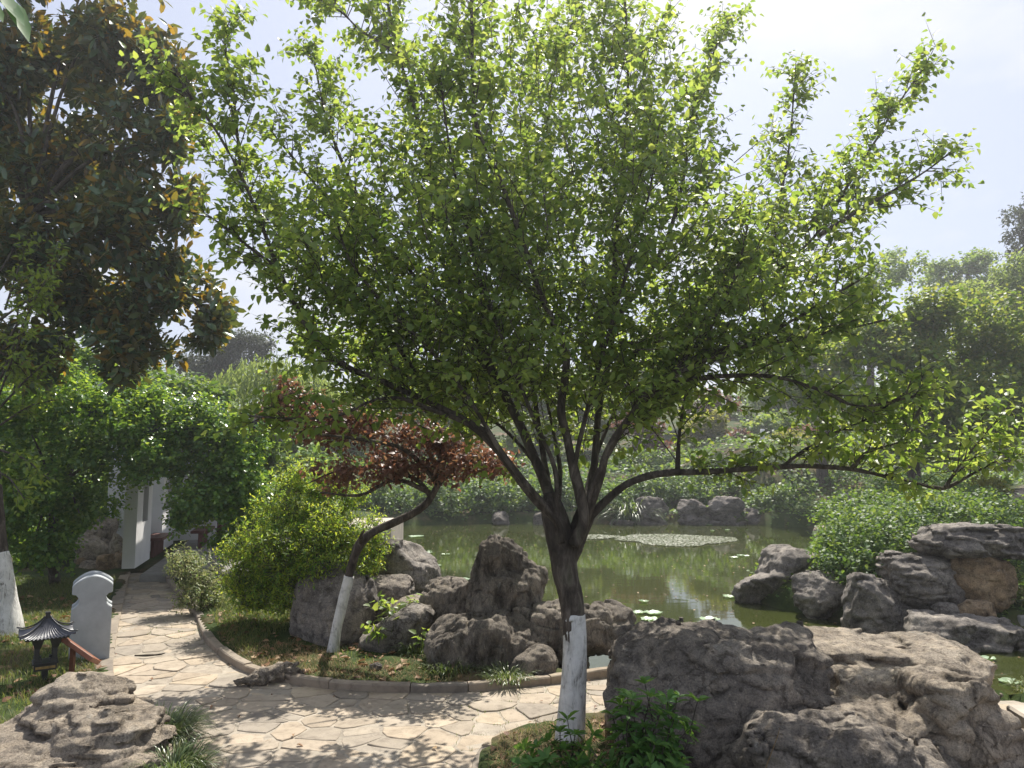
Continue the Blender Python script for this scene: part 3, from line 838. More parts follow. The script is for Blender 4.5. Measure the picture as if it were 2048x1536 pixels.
# mid group by the pond
rock('boulder', 'smooth grey leaning boulder behind the thin whitewashed plum trunk', [E(664, 1222, 7.2, 165, 180, 0.55, 2.5, 10), E(685, 1245, 7.1, 120, 130, 0.5, 2.6)], 'rock_grey', 17, 50, 0.05, 1.8, 0.03, (1.6, 1.6, .6), 0.08, 4, 0.9)
rock('boulder', 'rounded grey boulder at the pond edge behind the yellow-green bush', [E(800, 1158, 8.0, 150, 145, 0.75, 2.5, 12)], 'rock_grey', 18, 46, 0.08, 2.4, 0.05, (1, 1, 1), 0.06, 6)
rock('rock', 'angular shaded rock under the yellow-green bush', [E(772, 1200, 7.45, 105, 95, 0.45, 4)], 'rock_dark', 19, 36)
rock('rock', 'slanting wedge of rock among the leafy weeds', [E(787, 1268, 6.75, 150, 62, 0.4, 3, -33), E(810, 1275, 6.8, 80, 75, 0.4, 3)], 'rock_grey', 20, 40, 0.07, 2, .04)
rock('stone', 'low brown stone just behind the slanting wedge rock', [E(815, 1222, 7.15, 80, 50, 0.35, 2.6, -10)], 'rock_warm', 21, 30)
rock('rock', 'squat dark rock adjoining the tall standing rock on its plum tree side', [E(905, 1238, 7.0, 135, 150, 0.6, 2.9), E(930, 1215, 7.0, 90, 105, 0.5, 3)], 'rock_flute', 22, 52, 0.09, 2.4, 0.06, (1.4, 1.4, .8))
rock('standing_rock', 'tall craggy standing rock with a knob on its shoulder at the pond edge',
     [E(1010, 1195, 6.65, 138, 125, 0.5, 3.0, 4), E(988, 1128, 6.65, 74, 118, 0.40, 2.3, 8), E(1026, 1128, 6.68, 52, 60, 0.3, 2.3), E(1062, 1160, 6.62, 58, 62, 0.34, 2.4, 10)], 'rock_flute', 23, 80, 0.10, 3.4, 0.07, (1.3, 1.3, .8), 0.05, 3, 1.5, cutd=(0.88, 1.0))
rock('rock', 'wide fluted rock at the foot of the tall standing rock', [E(960, 1302, 6.25, 195, 130, 0.6, 3.2), E(1030, 1285, 6.3, 130, 130, 0.5, 3.2), E(905, 1290, 6.25, 90, 95, 0.5, 2.6)], 'rock_flute', 24, 76, 0.10, 3.2, 0.07, (1.5, 1.5, .6), 0.05, 4, 1.4, cutd=(0.85, 1.0))
rock('rock', 'long overhanging rock behind the whitewashed tree base', [E(1120, 1265, 6.4, 130, 105, 0.5, 2.8, 12), E(1205, 1258, 6.45, 140, 92, 0.55, 3.2, 4)], 'rock_flute', 25, 70, 0.10, 3.2, 0.07, (1.2, 1.2, 1), 0.06, 4, 1.3, cutd=(0.85, 1.0))
rock('stone', 'small wedge stone by the path edge under the wide fluted rock', [E(1068, 1340, 6.0, 95, 75, 0.35, 2.6, -22)], 'rock_flute', 26, 36)
rock('stone', 'dark stone in the shallows below the overhanging rock', [E(1130, 1335, 6.35, 120, 60, 0.35, 2.6)], 'rock_dark', 27, 30)
rock('pebble', 'flat grey pebble lying in the dry leaves', [E(752, 1332, 5.98, 30, 14, 0.07, 2.4)], 'rock_grey', 28, 22, cat='pebble')
rock('soil_mound', 'crumbly brown root mound spilling over the kerb onto the path', [E(548, 1352, 5.85, 95, 42, 0.22, 2.2, -12), E(510, 1364, 5.7, 60, 18, 0.14, 2.2)], 'rock_warm', 29, 44, 0.16, 6, 0.08, (1, 1, 1), 0.06, 0, 2.5, cat='mound')
# bank on the right of the pond
GRP = None
rock('rock', 'rounded rock with a low toe reaching into the pond below the bank shrub', [E(1590, 1148, 10.7, 122, 100, 0.9, 3.4, 6), E(1532, 1170, 10.5, 105, 52, 0.7, 3.4, -18)], 'rock_grey', 31, 56, 0.07, 2.6, .04, cuts=9, cutd=(.78, .97), blocks=1.4)
rock('rock', 'upright pale rock at the waterline under trailing shrub stems', [E(1645, 1198, 9.6, 98, 98, 0.6, 4.5, -6)], 'rock_grey', 32, 44, 0.07, 2.4, .04, cuts=11, cutd=(.7, .95), blocks=1.4)
rock('rock', 'three-cornered rock standing in the water beside the dark hollow', [E(1752, 1222, 8.9, 136, 132, 0.6, 4.5, 8)], 'rock_grey', 33, 50, 0.06, 2.2, .04, cuts=11, cutd=(.68, .95), blocks=1.4)
rock('rock', 'blocky layered rock carrying the overhanging capstone', [E(1845, 1164, 8.95, 130, 108, 0.75, 8), ], 'rock_grey', 34, 48, 0.07, 2.4, .05, (1, 1, 1.8), cuts=6, cutd=(0.82, 1.0), blocks=1.6, bz=3)
rock('rock', 'rusty brown rock with a smooth face under the capstone', [E(1950, 1160, 8.85, 122, 108, 0.7, 3.4, 10)], 'rock_brown', 35, 44, 0.06, 2, .03)
rock('capstone', 'long grey capstone overhanging the stacked bank rocks', [E(1930, 1083, 8.9, 185, 62, 0.85, 3, 3), E(2020, 1092, 8.9, 110, 40, 0.7, 2.8, 5)], 'rock_grey', 36, 64, 0.08, 2.8, .05, (1, 1, 1.8), 0.06, 7, cutd=(0.82, 1.0), blocks=1.5, bz=3)
rock('stone', 'round grey stone propping the blocky layered rock', [E(1888, 1221, 8.5, 52, 32, 0.3, 2.4)], 'rock_grey', 37, 28)
rock('stone', 'oval brown stone propping the rusty brown rock', [E(1952, 1218, 8.5, 82, 38, 0.3, 2.4)], 'rock_brown', 38, 30)
rock('rock', 'low flat-topped rock in the water beneath the two propping stones', [E(1912, 1265, 8.2, 205, 64, 0.7, 4, 2)], 'rock_grey', 39, 54, 0.06, 2.2, .04, (1, 1, 1.6), cuts=4, cutd=(0.85, 1.0))
rock('stone', 'small pale stone poking out under the bank shrub by the far water', [E(1650, 1066, 14.5, 40, 30, 0.5, 2.6)], 'rock_warm', 40, 26)
rock('rock', 'dark rock filling the hollow behind the propping stones', [E(1850, 1215, 9.3, 220, 90, 0.5, 3)], 'rock_dark', 41, 36)
mb = MB(); V, F = box((6.35, 8.75, -0.45), (1.5, 0.5, 0.78), bev=0.02); mb.add(V, F)
o = mb.build('retaining_wall', M['concrete'], smooth=False); tag(o, 'plain grey concrete retaining wall end beside the flat-topped rock', 'wall')
# far bank stones
far_rocks = [(1002, 1036, 32, 20, 'small dark stone at the far waterline near the plum tree'), (1086, 1040, 40, 26, 'pale stone at the far waterline behind the forked trunk'),
             (1300, 1024, 78, 56, 'largest block of the rough stone bank across the pond'), (1388, 1038, 72, 30, 'flat lower stone of the bank across the pond, below a thinner one'),
             (1382, 1013, 56, 24, 'thin upper stone of the bank across the pond'), (1448, 1015, 70, 40, 'mid-height block of the far stone bank next to the trailing shrub'),
             (1425, 1045, 40, 12, 'little orange-tinged stone at the foot of the far stone bank'), (1470, 1046, 44, 12, 'little low stone between the far bank blocks and the grey lump'),
             (1498, 1036, 46, 34, 'rough grey lump just beside the round far shrub'), (1570, 1040, 86, 28, 'long low stone under the round far shrub'),
             (1640, 1036, 66, 36, 'pale humped stone at the far end of the waterline'), (1700, 1005, 44, 30, 'grey stone up the bank behind the big shrub'),
             (1240, 1046, 50, 12, 'low stone at the far waterline beside the grassy tuft'), (770, 1046, 24, 9, 'tiny stone at the far waterline near the pale landing slab')]
for i, (px, py, w, h, lb) in enumerate(far_rocks):
    Y = 23.4 if px != 1700 else 20.0
    rock('bank_stone', lb, [E(px, py + h * .15, Y, w, h * 1.4, 1.0, 3.6)], 'rock_far', 50 + i, 30, 0.08, 2.4, .05, (1, 1, 2), cuts=5, group='stones along the far bank')
# rockery by the gallery
for i, (px, py, Y, w, h, lb) in enumerate([(202, 1062, 12.3, 62, 55, 'top rock of the shaded rockery beside the white gallery'), (192, 1100, 12.1, 74, 62, 'large middle rock of the shaded rockery beside the white gallery'),
        (214, 1126, 11.4, 44, 34, 'sunlit low rock at the foot of the shaded rockery'), (236, 1086, 11.7, 34, 36, 'small rock tucked against the white gallery wall'),
        (180, 1134, 11.5, 54, 24, 'flat dark rock lying in front of the shaded rockery'), (238, 1118, 11.45, 26, 30, 'little brown stone between the rockery and gallery wall'), (166, 1126, 11.9, 30, 26, 'pale little stone at the outer end of the shaded rockery')]):
    rock('rockery_stone', lb, [E(px, py + 6, Y, w, h + 12, w * Y / F_PX * .8, 3.2)], 'rock_brown' if i in (2, 5, 6) else 'rock_warm', 80 + i, 28, group='rockery by the gallery')
# stone step and lower slab at the right edge
mb = MB(); V, F = box((3.62, 4.62, 0.05), (1.1, 0.42, 0.15), rz=-0.12, bev=0.015); mb.add(V, F)
o = mb.build('stone_step', M['pale_slab'], smooth=False); tag(o, 'pale stone step beyond the stepped brown rock', 'step')
mb = MB(); V, F = box((gp(775, 1050, 0.1)[0], 16.2, -0.05), (1.1, 2.6, 0.75), rz=0.05, bev=0.02); mb.add(V, F)
o = mb.build('landing_slab', M['pale_slab'], smooth=False); tag(o, 'pale stone landing at the water behind the yellow-green bush', 'landing')

# ------------------------------------------------------------------ white gallery
gal = empty('gallery', (-5.6, 12.0, 0.0), 'white walled garden gallery with red benches half hidden by foliage', 'gallery')
def add_part(name, geo_list, mat, parent, smooth=False):
    mb = MB()
    for V, F in geo_list: mb.add(V, F)
    return mb.build(name, mat, parent, smooth=smooth)
FL = 0.10
a0 = gp(269, 1137, FL); a1 = gp(300, 1117, FL)
dirw = norm((a1 - a0)[None])[0]; rz = math.atan2(-dirw[0], dirw[1])
add_part('floor_slab', [box((a0[0] + 0.75, 13.1, 0.03), (2.2, 5.0, 0.14), rz=rz, bev=0.015)], M['concrete'], gal)
def wall_panel(p0, L, h, th, win=None, dark_sheet=True):
    """wall running away along dirw from p0 (its camera-side, path-side corner), with a slot opening"""
    nrm = np.array([-dirw[1], dirw[0], 0])
    def seg(s0, s1, z0, z1):
        c = p0 + dirw * (s0 + s1) / 2 + nrm * th / 2
        return box((c[0], c[1], (z0 + z1) / 2), (th, s1 - s0, z1 - z0), rz=rz, bev=0.0)
    if win is None:
        return add_part('wall', [seg(0, L, FL, h)], M['wall_white'], gal)
    s0, s1, z0, z1 = win
    w = add_part('wall', [seg(0, s0, FL, h), seg(s1, L, FL, h), seg(s0, s1, FL, z0), seg(s0, s1, z1, h)], M['wall_white'], gal)
    c = p0 + dirw * (s0 + s1) / 2 + nrm * th * .6
    add_part('dark_opening_sheet', [box((c[0], c[1], (z0 + z1) / 2), (0.02, s1 - s0, z1 - z0), rz=rz, bev=0.0)], M['dark_void'], w)  # solid dark sheet filling the slot, its colour stands for the shade within
    return w
wall_panel(a0, 1.1, 2.35, 0.17, (0.40, 0.80, 0.72, 1.75))
b0 = a0 + dirw * 2.1
wall_panel(b0, 1.25, 2.35, 0.17, (0.40, 0.85, 0.80, 1.75))
wall_panel(a0 + dirw * 3.9, 1.6, 2.35, 0.17)
c_ = b0 + np.array([-.55, 0.1, 0]); add_part('end_wall', [box((c_[0], c_[1], 1.22), (0.8, 0.16, 2.24), rz=rz, bev=0)], M['wall_white'], gal)
c_ = a0 + dirw * 4.15 + np.array([0.45, 0, 0]); add_part('end_wall', [box((c_[0], c_[1], 1.22), (0.95, 0.16, 2.24), rz=rz, bev=0)], M['wall_white'], gal)
def bench(c, L, rzb):
    g = [box((c[0], c[1], c[2] + .29), (0.30, L, 0.05), rz=rzb)]
    n = int(L / 0.11)
    b_ = add_part('bench', g, M['bench_red'], gal)
    ax = np.array([-math.sin(rzb), math.cos(rzb), 0])
    for k in range(n):
        q = c + ax * (-L / 2 + (k + .5) * L / n)
        add_part('bench_slat', [box((q[0], q[1], c[2] + .135), (0.05, 0.035, 0.26), rz=rzb, bev=0.003)], M['bench_red'], b_)
    return b_
bench(a0 + dirw * 1.62 + np.array([0.02, 0, 0]), 0.95, rz)
bb = gp(405, 1092, FL); bench(bb, 1.0, rz)
add_part('column', [box((bb[0] + .02, bb[1] + .8, 1.15), (0.14, 0.14, 2.1), rz=rz, bev=0.01)], M['bench_red'], gal)
# tiled roof with upturned eaves
def roof_geo():
    mb = MB(); u = np.linspace(-1, 1, 25); v = np.linspace(0, 1, 9)
    cx, cy, hx, hy = a0[0] + 0.05, 13.3, 1.2, 3.3
    for side in (0, 1, 2, 3):
        Vv = []
        for vv in v:
            for uu in u:
                ex = (1 - vv); lift = 0.28 * (abs(uu) ** 5) * (ex ** 2)
                if side in (0, 2):
                    sgn = -1 if side == 0 else 1
                    x = uu * (hx * ex + 0.06 * vv); y = sgn * (hy * ex + (hy - hx) * .8 * vv)
                else:
                    sgn = -1 if side == 1 else 1
                    y = uu * (hy * ex + (hy - hx) * .8 * vv); x = sgn * (hx * ex + 0.06 * vv)
                z = 2.08 + 0.55 * vv ** 1.35 + lift + 0.012 * math.cos(uu * 70)
                q = np.array([x, y]); c, s = math.cos(rz), math.sin(rz)
                Vv.append((cx + c * q[0] - s * q[1], cy + s * q[0] + c * q[1], z))
        Vv = np.array(Vv); Vb = Vv - np.array([0, 0, .07]); m = 25
        F = []
        for i in range(8):
            for j in range(24):
                F.append((i * m + j, i * m + j + 1, (i + 1) * m + j + 1, (i + 1) * m + j))
                F.append(tuple(x + len(Vv) for x in (i * m + j, (i + 1) * m + j, (i + 1) * m + j + 1, i * m + j + 1)))
        for j in range(24): F.append((j, j + len(Vv), j + 1 + len(Vv), j + 1))
        mb.add(np.vstack([Vv, Vb]), F)
    return mb
rf = roof_geo().build('roof', M['roof_tile'], gal)

# ------------------------------------------------------------------ white notched post
post = empty('stone_post', gp(178, 1318, 0.03), 'pale grey stone post with arched top and notched shoulders beside the path', 'post')
s_ = 6.15 / F_PX
def post_outline():
    pts = []
    W = 36 * s_; H = 172 * s_
    pts += [(-W, 0), (-W, 0.62 * H)]
    for k in range(9):                                    # rounded notch, narrowing to the neck
        t = k / 8; pts.append((-W + 0.006 + 0.30 * W * math.sin(math.pi * (0.10 + 0.80 * t)) ** .7, (0.645 + 0.145 * t) * H))
    pts += [(-W * 1.0, 0.80 * H), (-W * 1.0, 0.885 * H), (-W * .95, 0.90 * H)]
    for k in range(1, 12):
        t = k / 12; pts.append((-W * .95 + 1.9 * W * t / 2, 0.90 * H + 0.10 * H * math.sin(t * math.pi / 2) ** .9))
    left = pts; right = [(-x, z) for x, z in reversed(left)]
    return left + [(0, H)] + right
ol = np.array(post_outline()); base = ORG[post.name]
def slab_geo(ol, y0, y1, ch=0.006):
    n = len(ol); c = np.array([0, .36]); V = []
    inn = ol + norm(c - ol) * ch
    for (o_, y) in ((inn, y0), (ol, y0 + ch), (ol, y1 - ch), (inn, y1)):
        V.append(np.column_stack([base[0] + o_[:, 0], np.full(n, base[1] + y), base[2] + o_[:, 1] - 0.02]))
    V = np.vstack(V); F = [tuple(range(n)), tuple(range(3 * n, 4 * n))[::-1]]
    for r in range(3):
        for j in range(n):
            k = (j + 1) % n; F.append((r * n + j, (r + 1) * n + j, (r + 1) * n + k, r * n + k))
    return V, F
add_part('face_slab', [slab_geo(ol * np.array([1, 0.975]), 0.0, 0.085)], M['post_paint'], post)
add_part('core', [slab_geo(ol * np.array([0.97, 0.955]), 0.08, 0.125)], M['post_paint'], post)
add_part('rear_slab', [slab_geo(ol, 0.12, 0.20)], M['post_paint'], post)
post.rotation_euler.z = R(28)

# ------------------------------------------------------------------ lawn lamp shaped like a pagoda
lb_ = gp(88, 1362, 0.03); lamp = empty('garden_lamp', lb_, 'black lawn lamp shaped like a small pagoda on a short post', 'lamp')
u_ = lb_[1] / F_PX
add_part('post', [box((lb_[0], lb_[1], 0.07), (13 * u_, 13 * u_, 0.16), bev=0.003)], M['black_metal'], lamp)
zb = 0.03 + 24 * u_
bs = add_part('base', [box((lb_[0], lb_[1], zb + 7 * u_), (44 * u_, 44 * u_, 13 * u_), bev=0.004), box((lb_[0], lb_[1], zb + 15 * u_), (50 * u_, 50 * u_, 3 * u_), bev=0.002)], M['black_metal'], lamp)
for sx, sy, wx_, wy_ in ((0, -1, 38, 1.5), (0, 1, 38, 1.5), (1, 0, 1.5, 38), (-1, 0, 1.5, 38)):
    add_part('trim_band', [box((lb_[0] + sx * 22.3 * u_, lb_[1] + sy * 22.3 * u_, zb + 7 * u_), (wx_ * u_, wy_ * u_, 5 * u_), bev=0)], M['gold_trim'], bs)
for sx in (-1, 1):
    for sy in (-1, 1):
        x, y = lb_[0] + sx * 17 * u_, lb_[1] + sy * 17 * u_
        col = add_part('column', [box((x, y, zb + 32 * u_), (9 * u_, 9 * u_, 34 * u_), bev=0.002), box((x - sx * 2 * u_, y - sy * 2 * u_, zb + 20 * u_), (15 * u_, 15 * u_, 8 * u_), bev=0.002)], M['black_metal'], lamp)
        bm = bmesh.new(); bmesh.ops.create_cone(bm, cap_ends=True, segments=4, radius1=8 * u_, radius2=19 * u_, depth=22 * u_)
        bmesh.ops.rotate(bm, verts=bm.verts, matrix=Matrix.Rotation(math.pi / 4, 3, 'Z')); bmesh.ops.translate(bm, verts=bm.verts, vec=Vector((x, y, zb + 56 * u_)))
        add_part('bracket', [bm_out(bm)], M['black_metal'], col)
zr = zb + 67 * u_
add_part('cornice', [box((lb_[0], lb_[1], zr), (84 * u_, 84 * u_, 5 * u_), bev=0.002)], M['black_metal'], lamp)
mb = MB()
for q in range(4):
    Vv = []; nu, nv = 85, 10
    for i in range(nv):
        v = i / (nv - 1)
        for j in range(nu):
            u = -1 + 2 * j / (nu - 1)
            hw = (53 * (1 - v) + 5 * v) * u_
            z = zr + 2 * u_ + (32 * v ** 1.7 + 6 * (1 - v) ** 2 * abs(u) ** 4) * u_ + (1.3 * u_ * math.cos(u * 44)) * (0.35 + 0.65 * (1 - v))
            x, y = u * hw, -hw
            c, s = [(1, 0), (0, 1), (-1, 0), (0, -1)][q]
            Vv.append((lb_[0] + c * x - s * y, lb_[1] + s * x + c * y, z))
    F = [(i * nu + j, i * nu + j + 1, (i + 1) * nu + j + 1, (i + 1) * nu + j) for i in range(nv - 1) for j in range(nu - 1)]
    mb.add(Vv, F)
o = mb.build('roof', M['lamp_roof'], lamp)
for q in range(4):
    c, s = [(1, 1), (-1, 1), (-1, -1), (1, -1)][q]
    P = [(lb_[0] + c * k * u_, lb_[1] + s * k * u_, zr + 3 * u_ + z * u_) for k, z in ((56, 9), (45, 8), (30, 13), (16, 22), (5, 34))]
    V, F, *_ = tube(P, [1.6 * u_] * 5, 10, 6); add_part('hip_ridge', [(V, F)], M['black_metal'], o, True)
add_part('finial', [box((lb_[0], lb_[1], zr + 38 * u_), (9 * u_, 9 * u_, 12 * u_), bev=0.002), box((lb_[0], lb_[1], zr + 45 * u_), (10 * u_, 10 * u_, 3 * u_), bev=0.001)], M['black_metal'], lamp)

lamp.rotation_euler.z = R(34); lamp.scale = (.86, .86, .95)
# ------------------------------------------------------------------ tilted wooden sign
sb_ = gp(143, 1352, 0.03); sign = empty('sign', sb_, 'tilted reddish-brown wooden sign board on a thin post beside the lamp', 'sign')
us = sb_[1] / F_PX
add_part('post', [box((sb_[0], sb_[1], 0.13), (8 * us, 8 * us, 0.26), bev=0.002)], M['sign_wood'], sign)
ctr = at(146, 1291, sb_[1] - 0.02)
uu = norm((at(190, 1322, sb_[1]) - at(101, 1260, sb_[1]))[None])[0]; vv = norm((ctr - np.array([0, 0, CAM_Z]) + np.array([.25, 0, .25]))[None])[0]
vv = norm((vv - (vv @ uu) * uu)[None])[0]; ww = np.cross(uu, vv)
V, F = box((0, 0, 0), (108 * us, 0.24, 9 * us), bev=0.003)
add_part('board', [(ctr + V[:, :1] * uu + V[:, 1:2] * vv + V[:, 2:] * ww, F)], M['sign_wood'], sign)

# white poles across the pond
for (px, y0, y1, Y, lb) in ((1525, 902, 858, 30, 'white painted pole among the maroon shrubs across the pond'), (1448, 832, 800, 34, 'short white pole higher up the far slope')):
    p0, p1 = at(px, y0 + 14, Y), at(px, y1, Y)
    V, F, *_ = tube([p0, (p0 + p1) / 2, p1], [0.09, .085, .08], 6, 10); mb = MB(); mb.add(V, F)
    tag(mb.build('pole', M['white_pole']), lb, 'pole')

# air: thin even haze around the whole garden
HAZE = 0.0025
mb = MB(); V, F = box((0, 95, 5.75), (330, 212, 15.5), bev=0); mb.add(V, F); hz = mb.build('haze', None or M['dark_void'], smooth=False)
hm = bpy.data.materials.new('haze_air'); hm.use_nodes = True; hn = hm.node_tree; hn.nodes.clear()
ho = hn.nodes.new("ShaderNodeOutputMaterial"); hv = hn.nodes.new("ShaderNodeVolumePrincipled")
hv.inputs['Color'].default_value = (0.95, 0.97, 1.0, 1); hv.inputs['Density'].default_value = HAZE; hv.inputs['Anisotropy'].default_value = 0.6
hn.links.new(hv.outputs[0], ho.inputs['Volume']); hz.data.materials.clear(); hz.data.materials.append(hm)
tag(hz, 'thin bright summer haze filling the garden air', 'haze', kind='stuff')

# ------------------------------------------------------------------ trees and shrubs
def tubes_part(name, specs, mat, parent):
    mb = MB()
    for P, rad, n, sd in specs:
        V, F, *_ = tube(P, rad, n, sd); mb.add(V, F)
    return mb.build(name, mat, parent)
def leafy(name, label, cat, basept, lumps, n, slen, per, lsize, tmpl, mat, stems=6, stem_r=0.02, trunk=None, group=None, out=1.0, up=.45, jit=.5, inner=.45, droop=.3, spread=.9, fwd=.55, seed=1, rag=.22, twigs=False, lup=1.0, bottom=-1.0, leaf_parts=0, ljit=.4, sub=8):
    r_ = np.random.default_rng(seed)
    base_ = np.array(basept, dtype=float)
    t = empty(name, base_, label, cat, group)
    P, D = lump_shoots(sub_lumps(lumps, sub, r_) if sub else lumps, n, out, up, jit, inner, r_, rag, bottom)
    L = slen * (0.6 + 0.8 * r_.random(len(P)))
    A = leaves_on(P - D * (L * .5)[:, None], D, L, per, lsize, droop, spread, fwd, lup, ljit, r=r_)
    keep = np.ones(len(A[0]), bool)
    rn = r_.random(len(A[0]))
    if leaf_parts:
        x, y, f = project(A[0]); vis_ = (x > 10) & (x < 2038) & (y > 10) & (y < 1526)
        score = np.where(vis_, A[3] / f, -1); pick = np.argsort(-score)[:leaf_parts]; keep[pick] = False
        single_leaves(t, tmpl, [a[pick] for a in A], mat)
    mb = MB(); inst(mb, *tmpl, *[a[keep] for a in A], rn[keep])
    cr = mb.build('crown' if cat == 'tree' else 'foliage', M[mat], t); tag(cr, kind='stuff')
    specs = []
    if trunk is not None:
        specs_t = [(trunk[0], trunk[1], 26, 12)]
        tubes_part('trunk', specs_t, M['bark'], t); top = np.array(trunk[0][-1])
    else: top = base_
    for i in range(stems):
        l = lumps[i % len(lumps)]
        e = l[0] + l[1] * rdir(1, r_)[0] * .6
        m = top * .5 + e * .5 + np.array([0, 0, .12 * np.linalg.norm(e - top)]) + r_.normal(size=3) * .06
        specs.append(([top, m, e], [stem_r, stem_r * .6, stem_r * .2], 10, 6))
    if stems: tubes_part('branches', specs, M['bark'], t)
    if twigs:
        mb = MB(); inst(mb, *T_TWIG, P - D * (L * .5)[:, None], D, rdir(len(P), r_), np.stack([0 * L + .003, L, 0 * L + .003], 1))
        tag(mb.build('twigs', M['bark'], t), kind='stuff')
    return t
_leaf_meshes = {}
def single_leaves(parent, tmpl, arr, mat):
    """individual leaves sharing a few meshes"""
    key = (id(tmpl[0]), mat)
    if key not in _leaf_meshes:
        ms = []
        for q in range(4):
            flat = np.concatenate([np.asarray(f) for f in tmpl[1]]); cnt = [len(f) for f in tmpl[1]]
            tv = tmpl[0].copy(); tv[:, 2] *= (0.6 + 0.35 * q)
            me = mesh_from(tv, flat, cnt, 'leaf', True, np.full(len(tv), (q + .5) / 4)); me.materials.append(M[mat]); ms.append(me)
        _leaf_meshes[key] = ms
    org = ORG[parent.name]
    P, A, N, S = arr
    A = norm(A); N = norm(N - (N * A).sum(1, keepdims=True) * A); X = np.cross(A, N)
    for i in range(len(P)):
        o = bpy.data.objects.new('leaf', _leaf_meshes[key][i % 4]); COL.objects.link(o); o.parent = parent
        Mx = Matrix.Identity(4)
        for r in range(3):
            Mx[r][0] = X[i][r] * S[i]; Mx[r][1] = A[i][r] * S[i]; Mx[r][2] = N[i][r] * S[i]; Mx[r][3] = P[i][r] - org[r]
        o.matrix_local = Mx

# --- the main tree
YT = 4.34
r_m = np.random.default_rng(5)
tb = gp(1140, 1488, 0.0); YT = tb[1]
main = empty('tree', tb, 'large fresh green tree with forked dark trunk and whitewashed base', 'tree')
def PX_(pts, d0=0.0, d1=0.0):
    n = len(pts); return np.array([at(x, y, YT + d0 + (d1 - d0) * (i / max(1, n - 1)) ** 1.2) for i, (x, y) in enumerate(pts)])
sc = YT / F_PX
V, F, *_ = tube(PX_([(1138, 1500), (1144, 1420), (1149, 1340), (1150, 1280), (1147, 1228)]), np.array([31, 26.5, 24, 23, 23]) * sc, 60, 28, 0.0015, 3)
Z = V[:, 2]; topz = Z.max(); msk = Z > topz - 0.03
V[msk, 2] += 0.02 * vnoise(V[msk] * 40, 8)
mb = MB(); mb.add(V, F); mb.build('whitewashed_base', M['whitewash'], main)
tr = MB()
V, F, *_ = tube(PX_([(1150, 1290), (1143, 1200), (1131, 1150), (1126, 1110), (1116, 1060), (1104, 1015), (1100, 985)]), np.array([21.8, 23.5, 25, 26, 27, 23, 12]) * sc, 60, 28, 0.003, 4, bfreq=(40, 40, 12)); tr.add(V, F)
V, F, *_ = tube(PX_([(1128, 1140), (1143, 1100), (1158, 1060), (1172, 1025), (1182, 1000)], 0, .05), np.array([17, 20, 20, 19, 10]) * sc, 40, 24, 0.003, 5, bfreq=(40, 40, 12)); tr.add(V, F)
tr.build('trunk', M['bark'], main)
